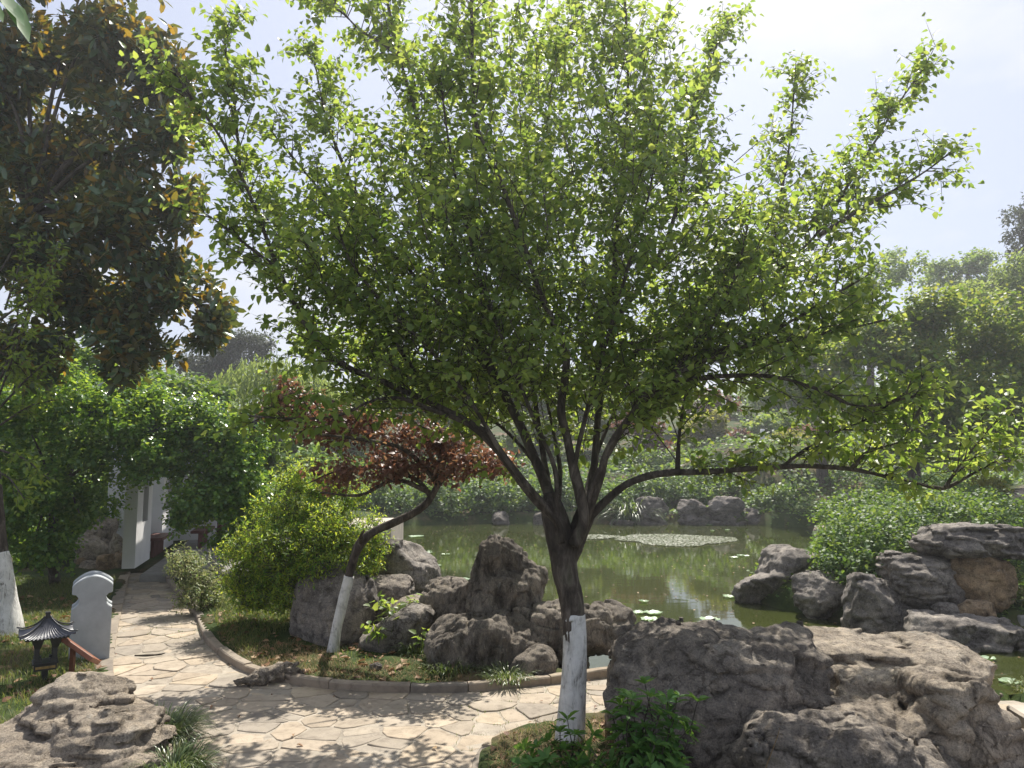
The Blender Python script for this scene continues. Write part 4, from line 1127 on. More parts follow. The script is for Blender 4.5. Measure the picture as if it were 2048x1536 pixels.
limbs = [  # pixel route, radius at base (px), tip (px), depth at start and tip
    ([(1098, 1032), (1065, 990), (1030, 945), (1000, 905), (965, 862), (880, 815), (770, 765), (700, 737), (638, 691), (588, 605), (542, 500), (500, 390), (455, 300), (410, 230), (360, 175)], 15, 2, -.05, -.35),
    ([(1000, 905), (940, 850), (870, 822), (800, 797), (740, 803), (680, 830), (600, 838), (500, 832)], 8, 2, -.1, -.5),
    ([(1100, 990), (1075, 930), (1040, 850), (990, 750), (945, 650), (920, 578), (901, 488), (873, 391), (850, 293), (819, 184), (795, 98), (775, 0), (760, -120)], 17, 3, .05, .25),
    ([(800, 110), (760, 85), (720, 60), (670, 15), (590, -20)], 6, 2, .2, .35),
    ([(1165, 1010), (1148, 940), (1132, 867), (1122, 820), (1132, 750), (1132, 695), (1108, 648), (1081, 586), (1058, 520), (1034, 453), (1006, 375), (975, 301), (950, 234), (944, 78), (940, -120)], 15, 3, -.1, -.45),
    ([(1180, 1000), (1187, 950), (1192, 880), (1200, 800), (1222, 700), (1228, 600), (1230, 520), (1237, 422), (1245, 351), (1252, 273), (1256, 156), (1250, 0), (1240, -120)], 13, 3, .1, .4),
    ([(1187, 992), (1202, 949), (1212, 910), (1230, 875), (1280, 808), (1330, 762), (1400, 724), (1480, 696), (1570, 650), (1650, 600), (1720, 560)], 15, 2, -.05, -.5),
    ([(1190, 1012), (1230, 985), (1280, 957), (1340, 945), (1400, 944), (1500, 938), (1600, 932), (1700, 938), (1780, 955), (1870, 975), (1895, 974), (1945, 948), (2000, 920), (2060, 900)], 12.5, 2.0, 0, -.35),
    ([(1355, 945), (1358, 880), (1364, 830), (1372, 780), (1385, 720)], 6, 2, -.05, -.15),
    ([(1240, 690), (1288, 687), (1340, 672), (1400, 640), (1480, 600), (1560, 540), (1640, 460), (1690, 380), (1740, 300), (1795, 210), (1855, 125)], 9, 2, .15, .3),
    ([(1215, 760), (1300, 683), (1380, 640), (1456, 560), (1520, 480), (1560, 390), (1580, 280), (1592, 120)], 9, 2, .1, .5),
    ([(1270, 815), (1325, 740), (1390, 715), (1456, 695), (1534, 687), (1640, 670), (1770, 640)], 8, 2, -.1, -.45),
    ([(1330, 765), (1450, 752), (1550, 754), (1643, 781), (1720, 812), (1840, 790)], 7, 2, -.2, -.6),
    ([(1640, 470), (1720, 420), (1780, 385), (1840, 350), (1895, 310)], 6, 2, .25, .1),
    ([(1225, 640), (1290, 560), (1340, 460), (1370, 340), (1390, 200), (1430, 100), (1462, 30)], 9, 2, .2, .7),
    ([(1100, 985), (1085, 900), (1070, 800), (1060, 700), (1075, 560), (1100, 420), (1095, 260), (1115, 120), (1175, -20)], 12, 2.5, .15, .75),
    ([(1060, 905), (1000, 780), (900, 640), (800, 520), (700, 440), (640, 380), (590, 320), (540, 260)], 9, 2, .1, .2),
    ([(760, 480), (700, 360), (660, 260), (640, 180), (628, 110)], 6, 2, .2, .45),
    ([(870, 812), (760, 640), (680, 560), (600, 480), (520, 400), (440, 330), (380, 260)], 6, 2, -.1, .3),
    ([(1010, 915), (940, 800), (860, 700), (770, 610), (700, 520), (670, 430)], 8, 2, -.1, -.4),
    ([(1110, 940), (1060, 820), (1010, 690), (960, 560), (930, 430), (900, 300), (880, 150)], 9, 2, -.05, -.5),
    ([(1150, 940), (1180, 800), (1220, 660), (1260, 520), (1300, 380), (1320, 240)], 9, 2, -.05, -.5),
    ([(1190, 960), (1260, 840), (1350, 740), (1430, 640), (1480, 520), (1500, 420)], 8, 2, -.05, -.5),
    ([(1090, 960), (1010, 860), (900, 790), (780, 720), (680, 690), (590, 680)], 8, 2, .1, 1.0),
    ([(1120, 940), (1090, 780), (1060, 620), (1040, 460), (1050, 300), (1070, 160)], 9, 2, .15, 1.1),
    ([(1180, 950), (1230, 820), (1300, 700), (1400, 600), (1500, 560), (1620, 540)], 8, 2, .1, 1.1),
    ([(1560, 936), (1610, 900), (1680, 860), (1730, 840), (1790, 800)], 4.5, 1.8, -.1, -.4),
    ([(1700, 938), (1740, 900), (1800, 880), (1850, 800)], 4, 1.6, -.2, -.4),
    ([(1890, 975), (1920, 930), (1960, 880), (1985, 850)], 4, 1.6, -.3, -.4),
    ([(400, 225), (380, 190), (355, 155), (340, 140)], 4, 1.6, -.3, -.4),
    ([(480, 330), (470, 220), (455, 120), (445, 45)], 4, 1.6, -.2, 0),
    ([(560, 540), (480, 480), (430, 440), (400, 430)], 4, 1.6, -.2, -.3),
]
def rooted(l):
    pts, r0, r1, d0, d1 = l
    x, y = pts[0]
    if r0 >= 7 and 900 < y < 1040 and x > 1000:
        root = [(1122, 1085), (1112, 1040)] if x < 1125 else ([(1148, 1090), (1166, 1050)] if x > 1150 or y > 900 else [])
        pts = root + ([p for p in pts if p[1] < 1012] if len(root) else pts)
    return (pts, r0, r1, d0, d1)
limbs = [rooted(l) for l in limbs]
limbs = [(p, a, b, d0, d1 * 2.0 + .15 if d1 > 0 else d1) for p, a, b, d0, d1 in limbs]      # the crown is as deep as it is wide
O2, D2, L2, R2 = [], [], [], []
for k, (pts, r0, r1, d0, d1) in enumerate(limbs):
    P = PX_(pts, d0, d1)
    n = len(pts); rad = (r0 + (r1 - r0) * np.linspace(0, 1, n) ** 0.6) * sc * 0.88
    V, F, C, rr, T = tube(P, rad, 12 + 4 * n, 10 if r0 > 7 else 7, 0.003, 20 + k)
    mb = MB(); mb.add(V, F); mb.build('limb', M['bark'], main)
    seg = np.linalg.norm(np.diff(C, axis=0), axis=1); acc = np.concatenate([[0], np.cumsum(seg)])
    tot = acc[-1]; start = 0.30 if r0 > 7 else 0.06
    low = k in (7,)
    m = int(tot * (1 - start) / 0.04)
    for q in range(m):
        s_at = tot * (start + (1 - start) * (q + r_m.random()) / m)
        i = np.searchsorted(acc, s_at) - 1; i = max(0, min(i, len(C) - 2))
        p = C[i] + (C[i + 1] - C[i]) * r_m.random(); t = T[i]
        frac = s_at / tot
        if (frac > .72 and r_m.random() < .3) or (low and .25 < frac < .6 and r_m.random() < .55): continue
        perp = rdir(1, r_m)[0]; perp = norm((perp - (perp @ t) * t)[None])[0]
        if low: perp = norm((perp + np.array([0, 0, .7]))[None])[0]
        d = norm((t * .65 + perp * .75 + np.array([0, 0, .25]))[None])[0]
        L = (0.14 + 0.42 * r_m.random()) * (1.05 - .64 * frac) * (0.75 if r0 < 5 else 1)
        if low: L *= .55 if frac > .6 else .4
        O2.append(p); D2.append(d); L2.append(L); R2.append(.0045)
    # end shoot
    O2.append(C[-3]); D2.append(T[-1]); L2.append(.16); R2.append(.003)
O2 = np.array(O2); D2 = np.array(D2); L2 = np.array(L2)
# second order shoots
r_c = np.random.default_rng(99)
cl = [px_lump(*a) for a in [(1000, 560, 4.5, 330, 250, .9), (1240, 560, 4.5, 330, 230, .9), (800, 560, 4.4, 240, 220, .8), (1100, 330, 4.6, 260, 200, .8), (870, 300, 4.5, 140, 180, .6), (1480, 620, 4.3, 220, 140, .7), (650, 560, 4.3, 150, 180, .5), (1600, 520, 4.5, 150, 120, .5), (820, 720, 4.3, 220, 90, .7), (1100, 720, 4.5, 260, 90, .9), (1380, 740, 4.2, 200, 45, .5), (1350, 330, 4.6, 150, 200, .6), (900, 780, 4.2, 240, 55, .6), (1250, 810, 4.3, 210, 60, .6), (1040, 840, 4.5, 120, 60, .5), (1180, 840, 4.6, 120, 60, .5), (860, 820, 4.4, 120, 40, .4), (900, 60, 4.5, 150, 110, .5), (1080, 60, 4.6, 150, 110, .6), (1280, 90, 4.6, 140, 110, .5)]]
cl = [(c + np.array([0, .45, 0]) * 1.0, r_ * np.array([1, 1.5, 1])) for c, r_ in cl]
Pc, Dc = lump_shoots(cl, 1250, .3, .3, .35, .1, r_c); Dc = norm(Dc + norm(Pc - at(1140, 1000, YT)) * .8)
O2 = np.concatenate([O2, Pc]); D2 = np.concatenate([D2, Dc]); L2 = np.concatenate([L2, r_c.uniform(.15, .4, len(Pc))]); R2 = np.concatenate([R2, np.full(len(Pc), .0035)])
n3 = 4
idx = np.repeat(np.arange(len(O2)), n3)
t3 = 0.3 + 0.7 * r_m.random(len(idx))
O3 = O2[idx] + D2[idx] * (L2[idx] * t3)[:, None]
D3 = norm(D2[idx] * .6 + rdir(len(idx), r_m) * np.array([.9, .9, .45]) + np.array([0, 0, .08]))
L3 = (0.09 + 0.15 * r_m.random(len(idx)))
mb = MB()
inst(mb, *T_TWIG, O2, D2, rdir(len(O2), r_m), np.stack([np.array(R2) , L2, np.array(R2)], 1))
inst(mb, *T_TWIG, O3, D3, rdir(len(O3), r_m), np.stack([0 * L3 + .0022, L3, 0 * L3 + .0022], 1))
tag(mb.build('twigs', M['bark'], main), kind='stuff')
A2 = leaves_on(O2 + D2 * (L2 * .35)[:, None], D2, L2 * .65, 4, 0.056, .2, .9, .5, 1.0, .3, r=r_m)
A3 = leaves_on(O3, D3, L3, 5, 0.056, .2, .9, .5, 1.0, .3, r=r_m)
A = [np.concatenate([a, b]) for a, b in zip(A2, A3)]
x, y, f = project(A[0]); vis_ = (x > 20) & (x < 2028) & (y > 20) & (y < 1000)
pick = np.argsort(-np.where(vis_, A[3] / f, -1))[:300]; keep = np.ones(len(A[0]), bool); keep[pick] = False
single_leaves(main, T_OVATE, [a[pick] for a in A], 'leaf')
mb = MB(); inst(mb, *T_OVATE, *[a[keep] for a in A]); tag(mb.build('crown', M['leaf'], main), kind='stuff')
print('main leaves', len(A[0]), 'twigs', len(O2))

# --- rusty-backed magnolia
YM = 8.4
lm = [px_lump(px, py, YM + dy, rx, ry, rd) for px, py, dy, rx, ry, rd in [(80, 120, 0, 150, 130, .8), (250, 110, -.2, 130, 110, .7), (330, 190, 0, 80, 80, .5), (120, 330, .2, 150, 110, .8), (270, 280, -.3, 120, 90, .6), (60, 520, -.3, 130, 120, .7),
      (230, 460, -.2, 150, 100, .7), (360, 400, 0, 70, 70, .5), (180, 620, 0, 150, 110, .7), (330, 560, .1, 110, 90, .6), (420, 640, .1, 55, 60, .4), (270, 720, -.1, 90, 60, .5), (-120, 300, 0, 180, 300, 1.0), (150, -120, 0, 260, 160, 1.0), (50, 700, 0, 90, 70, .5)]]
mag = leafy('magnolia_tree', 'tall dark magnolia with glossy leaves and rusty undersides', 'tree', gp(-160, 1215, 0.03), lm, 5200, 0.22, 7, 0.14, T_MAGN, 'magnolia', 26, 0.035,
            trunk=([gp(-160, 1215, 0), at(-150, 1000, YM), at(-120, 750, YM), at(-30, 560, YM), at(60, 430, YM)], [.17, .15, .13, .11, .08]), out=.9, up=.35, jit=.6, inner=.3, droop=.05, spread=.95, fwd=.6, seed=31, leaf_parts=200, ljit=.6)
# --- leaning whitewashed tree at the left edge
t = empty('tree', gp(10, 1272, 0.03), 'tree with leaning whitewashed trunk and thin light green sprays by the lawn lamp', 'tree')
Yl = ORG[t.name][1]; scl = Yl / F_PX
V, F, *_ = tube([at(10, 1285, Yl), at(5, 1220, Yl), at(-3, 1150, Yl), at(-10, 1108, Yl)], np.array([38, 30, 26, 24]) * scl, 40, 24, .006, 41); mb = MB(); mb.add(V, F); mb.build('whitewashed_base', M['whitewash'], t)
V, F, *_ = tube([at(-9, 1118, Yl), at(-14, 1050, Yl), at(-20, 960, Yl), at(-30, 860, Yl), at(-44, 760, Yl), at(-56, 640, Yl), at(-60, 520, Yl)], np.array([23, 21, 19, 16, 13, 9, 5]) * scl, 50, 16, .008, 42); mb = MB(); mb.add(V, F); mb.build('trunk', M['bark'], t)
O, D, L = [], [], []
r_s = np.random.default_rng(12)
for (x0, y0, x1, y1, n) in [(0, 760, 90, 560, 26), (5, 700, 130, 500, 26), (-5, 800, 60, 640, 18), (10, 620, 60, 480, 18), (0, 900, 100, 960, 14), (-10, 940, 50, 1000, 12), (0, 850, 110, 800, 18), (-5, 820, 140, 690, 22), (0, 640, 100, 590, 18), (-10, 700, 60, 760, 18)]:
    p0, p1 = at(x0, y0, Yl), at(x1, y1, Yl + r_s.uniform(-.5, .4)); V, F, C, rr, T = tube([p0, (p0 + p1) / 2 + [0, 0, .05], p1], [.012, .008, .003], 14, 6); mb = MB(); mb.add(V, F); mb.build('branch', M['bark'], t)
    for q in range(n):
        i = r_s.integers(3, 13); O.append(C[i]); D.append(norm((T[i] * .7 + rdir(1, r_s)[0] * .8)[None])[0]); L.append(r_s.uniform(.1, .28))
O, D, L = map(np.array, (O, D, L)); A = leaves_on(O, D, L, 6, .075, .3, .8, .6, 1, .4, r=r_s)
mb = MB(); inst(mb, *T_LANCE, *A[:2], A[2], np.stack([A[3] * 1.4, A[3], A[3]], 1)); tag(mb.build('crown', M['spray'], t), kind='stuff')
mb = MB(); inst(mb, *T_TWIG, O, D, rdir(len(O), r_s), np.stack([0 * L + .003, L, 0 * L + .003], 1)); tag(mb.build('twigs', M['bark'], t), kind='stuff')

# --- overhanging leaves in the top corner
t = empty('overhanging_branch', at(-60, -60, 2.3), 'few big glossy leaves hanging into the top corner beside the magnolia', 'branch')
V, F, *_ = tube([at(-260, -150, 2.4), at(-120, -80, 2.35), at(-10, -20, 2.3)], [.006, .005, .003], 10, 6); mb = MB(); mb.add(V, F); mb.build('twig', M['bark'], t)
for (x0, y0, x1, y1, L) in [(5, -20, 62, 78, .17), (-20, -30, 52, 45, .16), (-30, -10, 8, 40, .12)]:
    p0, p1 = at(x0, y0, 2.3), at(x1, y1, 2.25)
    single_leaves(t, T_LANCE, [np.array([p0]), norm((p1 - p0)[None]), np.array([[.75, -.5, .4]]), np.array([np.linalg.norm(p1 - p0)])], 'azalea')

# --- evergreen masses at the left
leafy('osmanthus_tree', 'dense glossy osmanthus beside the leaning whitewashed trunk', 'tree', gp(110, 1172, 0.03),
      [px_lump(*a) for a in [(80, 850, 9.6, 130, 110, .9), (200, 880, 9.8, 120, 110, .8), (60, 980, 9.4, 110, 110, .8), (170, 1000, 9.9, 90, 80, .7), (60, 1090, 9.6, 90, 90, .6), (140, 780, 10, 130, 70, .8), (260, 820, 10.2, 90, 70, .7), (-60, 950, 9.4, 130, 200, .9)]],
      4200, .22, 7, .062, T_ROUND, 'osmanthus', 10, .03, trunk=([gp(110, 1172, 0), at(105, 1080, 9.8), at(110, 980, 9.8)], [.07, .06, .05]), seed=51, inner=.5, up=.3, bottom=-.95)
leafy('osmanthus_tree', 'spreading glossy osmanthus arching over the gallery roof', 'tree', at(520, 1150, 10.4),
      [px_lump(*a) for a in [(330, 860, 10.2, 110, 80, .7), (420, 880, 10.3, 100, 90, .7), (500, 930, 10.3, 80, 110, .7), (450, 1000, 10.2, 75, 75, .6), (400, 960, 10.0, 80, 70, .5), (300, 930, 10.0, 90, 55, .6), (490, 1060, 10.2, 60, 70, .5), (380, 1010, 9.9, 60, 50, .5)]],
      4200, .22, 7, .060, T_ROUND, 'osmanthus', 10, .03, trunk=([at(520, 1160, 10.4), at(500, 1080, 10.4), at(470, 980, 10.4)], [.07, .06, .05]), seed=52, inner=.5, up=.3)
leafy('evergreen_tree', 'loose olive green tree rising behind the glossy osmanthus', 'tree', gp(330, 1100, 0.05),
      [px_lump(*a) for a in [(200, 760, 13, 130, 80, 1), (330, 800, 13.0, 120, 60, .7), (80, 760, 13, 120, 90, 1), (400, 800, 13.5, 60, 60, .8)]],
      2300, .3, 7, .10, T_ROUND, 'ivy', 8, .04, trunk=([gp(330, 1100, 0), at(320, 1000, 13.5), at(300, 850, 13.5)], [.1, .09, .07]), seed=53)
leafy('shade_shrub', 'dark leafy undergrowth behind the lawn lamp and rockery', 'shrub', at(110, 1130, 12.4),
      [px_lump(*a) for a in [(60, 1090, 12, 90, 70, .6), (140, 1060, 12.8, 80, 80, .6), (200, 1020, 13.2, 70, 90, .6), (-40, 1060, 11.8, 100, 90, .6)]],
      1700, .24, 6, .075, T_ROUND, 'osmanthus', 6, .02, seed=54)
# --- red-leaved plum
pt = gp(668, 1297, 0.04); Yp = pt[1]; sp_ = Yp / F_PX
plum = empty('plum_tree', pt, 'red-leaved plum with a leaning whitewashed trunk in front of the smooth boulder', 'tree')
PP = lambda pts, d=0: [at(x, y, Yp + d * i / (len(pts) - 1)) for i, (x, y) in enumerate(pts)]
V, F, *_ = tube(PP([(666, 1305), (672, 1262), (684, 1210), (698, 1152)]), np.array([13, 10, 10, 9.5]) * sp_, 40, 16, .003, 61); mb = MB(); mb.add(V, F); mb.build('whitewashed_base', M['whitewash'], plum)
V, F, *_ = tube(PP([(696, 1158), (708, 1115), (722, 1085), (750, 1062), (795, 1042), (840, 1018), (862, 995), (876, 968)]), np.array([8.6, 8.6, 9, 8.2, 8, 8, 7, 6]) * sp_, 60, 14, .003, 62); mb = MB(); mb.add(V, F); mb.build('trunk', M['bark'], plum)
pl_limbs = [[(862, 995), (840, 965), (800, 945), (740, 935), (680, 940), (620, 965)], [(876, 968), (880, 930), (870, 880), (820, 840), (740, 820), (660, 800), (580, 780)], [(876, 968), (920, 930), (980, 920), (1040, 935)], [(870, 980), (900, 940), (930, 890), (990, 870)],
            [(870, 960), (810, 900), (730, 880), (650, 870), (570, 860)], [(860, 985), (790, 960), (720, 990), (640, 985)], [(876, 965), (890, 900), (860, 830), (800, 800)], [(722, 1085), (722, 1072), (728, 1060)]]
for q, pts in enumerate(pl_limbs):
    V, F, *_ = tube(PP(pts, r_s.uniform(-.5, .5)), np.linspace(5.5, 1.5, len(pts)) * sp_, 30, 8, .002, 63 + q); mb = MB(); mb.add(V, F); mb.build('limb', M['bark'], plum)
lp = [px_lump(*a) for a in [(700, 860, 6.6, 130, 55, .5), (820, 880, 6.6, 110, 55, .5), (620, 820, 6.7, 100, 50, .5), (930, 910, 6.6, 85, 45, .45), (660, 940, 6.5, 75, 40, .4), (760, 930, 6.5, 100, 38, .4), (880, 940, 6.6, 80, 38, .35), (1000, 925, 6.7, 50, 35, .3), (560, 790, 6.8, 60, 35, .3), (760, 830, 6.9, 80, 35, .4)]]
P, D = lump_shoots(sub_lumps(lp, 6, r_s), 1100, .8, .2, .6, .25, np.random.default_rng(64)); L = .10 + .14 * r_s.random(len(P))
A = leaves_on(P - D * (L * .5)[:, None], D, L, 6, .055, .35, .85, .5, 1, .45, r=r_s)
mb = MB(); inst(mb, *T_OVATE, *A); tag(mb.build('crown', M['plum'], plum), kind='stuff')
mb = MB(); inst(mb, *T_TWIG, P - D * (L * .5)[:, None], D, rdir(len(P), r_s), np.stack([0 * L + .002, L, 0 * L + .002], 1)); tag(mb.build('twigs', M['bark'], plum), kind='stuff')
# --- yellow-green nandina and variegated bush
leafy('nandina_bush', 'feathery yellow-green nandina bush behind the smooth boulder', 'bush', gp(600, 1232, 0.03),
      [px_lump(*a) for a in [(600, 1010, 7.6, 100, 65, .45), (690, 1050, 7.5, 90, 60, .45), (560, 1100, 7.5, 95, 85, .5), (650, 1110, 7.4, 110, 90, .5), (740, 1100, 7.5, 55, 55, .35), (560, 1180, 7.5, 95, 60, .45), (640, 1170, 7.6, 90, 60, .4), (590, 955, 7.8, 45, 35, .3), (500, 1170, 7.6, 55, 55, .35), (510, 1110, 7.6, 50, 60, .35), (690, 1000, 7.6, 50, 40, .3), (650, 970, 7.7, 40, 35, .3)]],
      3900, .16, 11, .042, T_LANCE, 'nandina', 14, .008, sub=11, seed=71, up=.35, jit=.6, inner=.4, droop=.2, spread=1.0, fwd=.7, twigs=True)
mbv = leafy('privet_bush', 'small cream-variegated bush hanging over the path edge', 'bush', gp(405, 1222, 0.03),
      [px_lump(*a) for a in [(395, 1140, 8.35, 58, 45, .35), (385, 1180, 8.2, 52, 45, .35), (425, 1190, 8.3, 48, 45, .3), (360, 1120, 8.4, 28, 30, .25)]],
      560, .13, 8, .042, T_LANCE, 'variegated', 8, .006, seed=72, up=.4, twigs=True)

# ------------------------------------------------------------------ bank shrubs and background trees
leafy('bank_shrub', 'wide mound of trailing green shrub spilling over the rocks by the capstone', 'shrub', gp(1850, 1100, 0.5),
      [px_lump(*a) for a in [(1760, 1080, 10.3, 110, 65, .9), (1860, 1050, 11, 130, 65, 1.0), (1960, 1045, 11.4, 120, 55, 1.0), (1700, 1110, 10, 65, 55, .6), (1740, 1140, 9.6, 70, 45, .5), (1820, 1110, 10, 90, 50, .7), (2040, 1050, 11.4, 70, 40, .8), (1690, 1150, 9.7, 45, 45, .4), (1730, 1030, 12, 90, 40, .8), (1850, 1000, 13, 120, 40, 1)]],
      5200, .22, 7, .058, T_ROUND, 'ivy', 8, .012, seed=81, out=.6, up=.5, jit=.6, inner=.78, droop=.25, bottom=-.5, sub=0)
leafy('weed_clump', 'patch of low weeds on the bank beside the rusty brown rock', 'weeds', gp(2040, 1215, 0.0),
      [px_lump(2045, 1190, 8.7, 40, 30, .3), px_lump(2060, 1160, 8.9, 50, 40, .3)], 150, .14, 7, .05, T_LANCE, 'grass', 0, seed=82)
FARB = [ # far bank shrubs: px, py, Y, rx, ry
 ('hanging_shrub', 'long green hanging shrub on the far bank behind the plum crown', [(820, 1015, 24.3, 90, 38, 1.0), (920, 1000, 24.5, 100, 42, 1.0), (1010, 1005, 24.5, 60, 38, 1.0), (760, 1005, 24.3, 60, 45, .8)], 1900),
 ('bank_shrub', 'tangled shrub on the far bank behind the forked trunk', [(1080, 1000, 25, 70, 38, 1.0), (1160, 990, 25, 80, 40, 1.0), (1230, 1010, 24.3, 40, 38, .8)], 1100),
 ('bank_shrub', 'overgrown shrubbery topping the rough stone bank', [(1330, 975, 25.5, 90, 26, 1.0), (1430, 975, 25.5, 80, 28, 1.0), (1300, 985, 24.6, 50, 22, .6), (1400, 990, 24.4, 40, 18, .5)], 1200),
 ('round_shrub', 'round shrub overhanging the far waterline', [(1550, 1010, 24, 48, 32, .8), (1520, 1025, 23.7, 28, 24, .6)], 620),
 ('bank_shrub', 'dark shrubbery on the far bank between round shrub and big trailing mound', [(1600, 970, 25.5, 70, 38, 1.0), (1680, 975, 24.5, 60, 40, 1.0), (1530, 965, 26, 60, 26, 1)], 1100),
 ('hedge', 'clipped green hedge across the pond below the maroon shrubs', [(1290, 925, 29, 80, 22, .8), (1400, 928, 29, 70, 20, .8), (1500, 925, 29, 60, 20, .8)], 900),
 ('hedge', 'pale green hedge on the slope behind the plum crown', [(880, 945, 28, 110, 28, 1.0), (1020, 940, 28, 90, 26, 1.0), (740, 950, 28, 90, 30, 1.0)], 1100),
]
for i, (nm, lb, ls, n) in enumerate(FARB):
    c = ls[0]; b_ = at(c[0], 1040 if c[2] < 25 else 1000, c[2])
    leafy(nm, lb, 'hedge' if nm == 'hedge' else 'shrub', b_, [px_lump(*a) for a in ls], int(n * 1.4), .4, 6, .12, T_ROUND, 'ivy', 3, .02, seed=90 + i, out=.7, up=.4, jit=.6, inner=.65, sub=0, rag=.35)
leafy('topiary', 'round clipped yellow-green topiary ball across the pond', 'topiary', at(1580, 935, 29), [px_lump(1580, 900, 29, 48, 36, .9)], 700, .25, 6, .11, T_ROUND, 'golden', 2, .03, seed=101, inner=.85, rag=.05, sub=0)
for i, (px, py, rx, ry, lb) in enumerate([(1605, 880, 34, 28, 'maroon shrub peeking over the yellow-green topiary ball'), (1480, 890, 36, 24, 'maroon shrub beside the white pole'), (1310, 905, 48, 28, 'wide maroon shrub above the clipped hedge'), (1420, 815, 70, 34, 'reddish-brown tree crown on the far slope'), (1270, 855, 50, 30, 'dusky red shrub behind the fork of limbs')]):
    Y = 31 if i != 3 else 36
    leafy('maroon_shrub', lb, 'shrub', at(px, py + ry + 20, Y), [px_lump(px, py, Y, rx, ry, 1.0)], 420, .4, 6, .16, T_ROUND, 'maroon', 3, .04, seed=105 + i, group='maroon shrubs across the pond')
leafy('yellow_shrub', 'yellowish shrub on the far slope under the reddish-brown crown', 'shrub', at(1420, 905, 32), [px_lump(1410, 855, 32, 60, 38, 1)], 420, .4, 6, .16, T_ROUND, 'golden', 3, .04, seed=111)
leafy('golden_shrub', 'golden green shrub beside the far path at the picture edge', 'shrub', at(1960, 1020, 14), [px_lump(1955, 980, 14, 52, 34, .5), px_lump(1930, 1000, 13.6, 40, 26, .4)], 420, .2, 6, .07, T_ROUND, 'golden', 3, .015, seed=112)
# camphor tree on the right bank
ct = at(1828, 1000, 15.0)
camph = leafy('camphor_tree', 'broad yellow-green tree on the right bank with dark whitewash-footed trunk', 'tree', ct,
      [px_lump(*a) for a in [(1850, 640, 15, 110, 75, 1.3), (1950, 690, 15, 110, 100, 1.3), (1800, 740, 14.6, 110, 90, 1.2), (1900, 800, 14.6, 130, 90, 1.2), (2010, 820, 15, 90, 90, 1.2), (1760, 830, 15, 80, 60, 1), (1720, 680, 15.4, 70, 60, 1), (1850, 880, 14.6, 100, 45, 1), (2060, 720, 15.5, 80, 110, 1.2)]],
      5600, .3, 7, .095, T_ROUND, 'camphor', 14, .05, trunk=([at(1832, 985, 15), at(1826, 930, 15), at(1822, 890, 15), at(1835, 800, 15)], [.13, .12, .11, .09]), seed=121)
V, F, *_ = tube([at(1834, 1012, 15), at(1833, 990, 15), at(1832, 980, 15)], [.15, .135, .13], 10, 14); mb = MB(); mb.add(V, F); mb.build('whitewashed_base', M['whitewash'], camph)
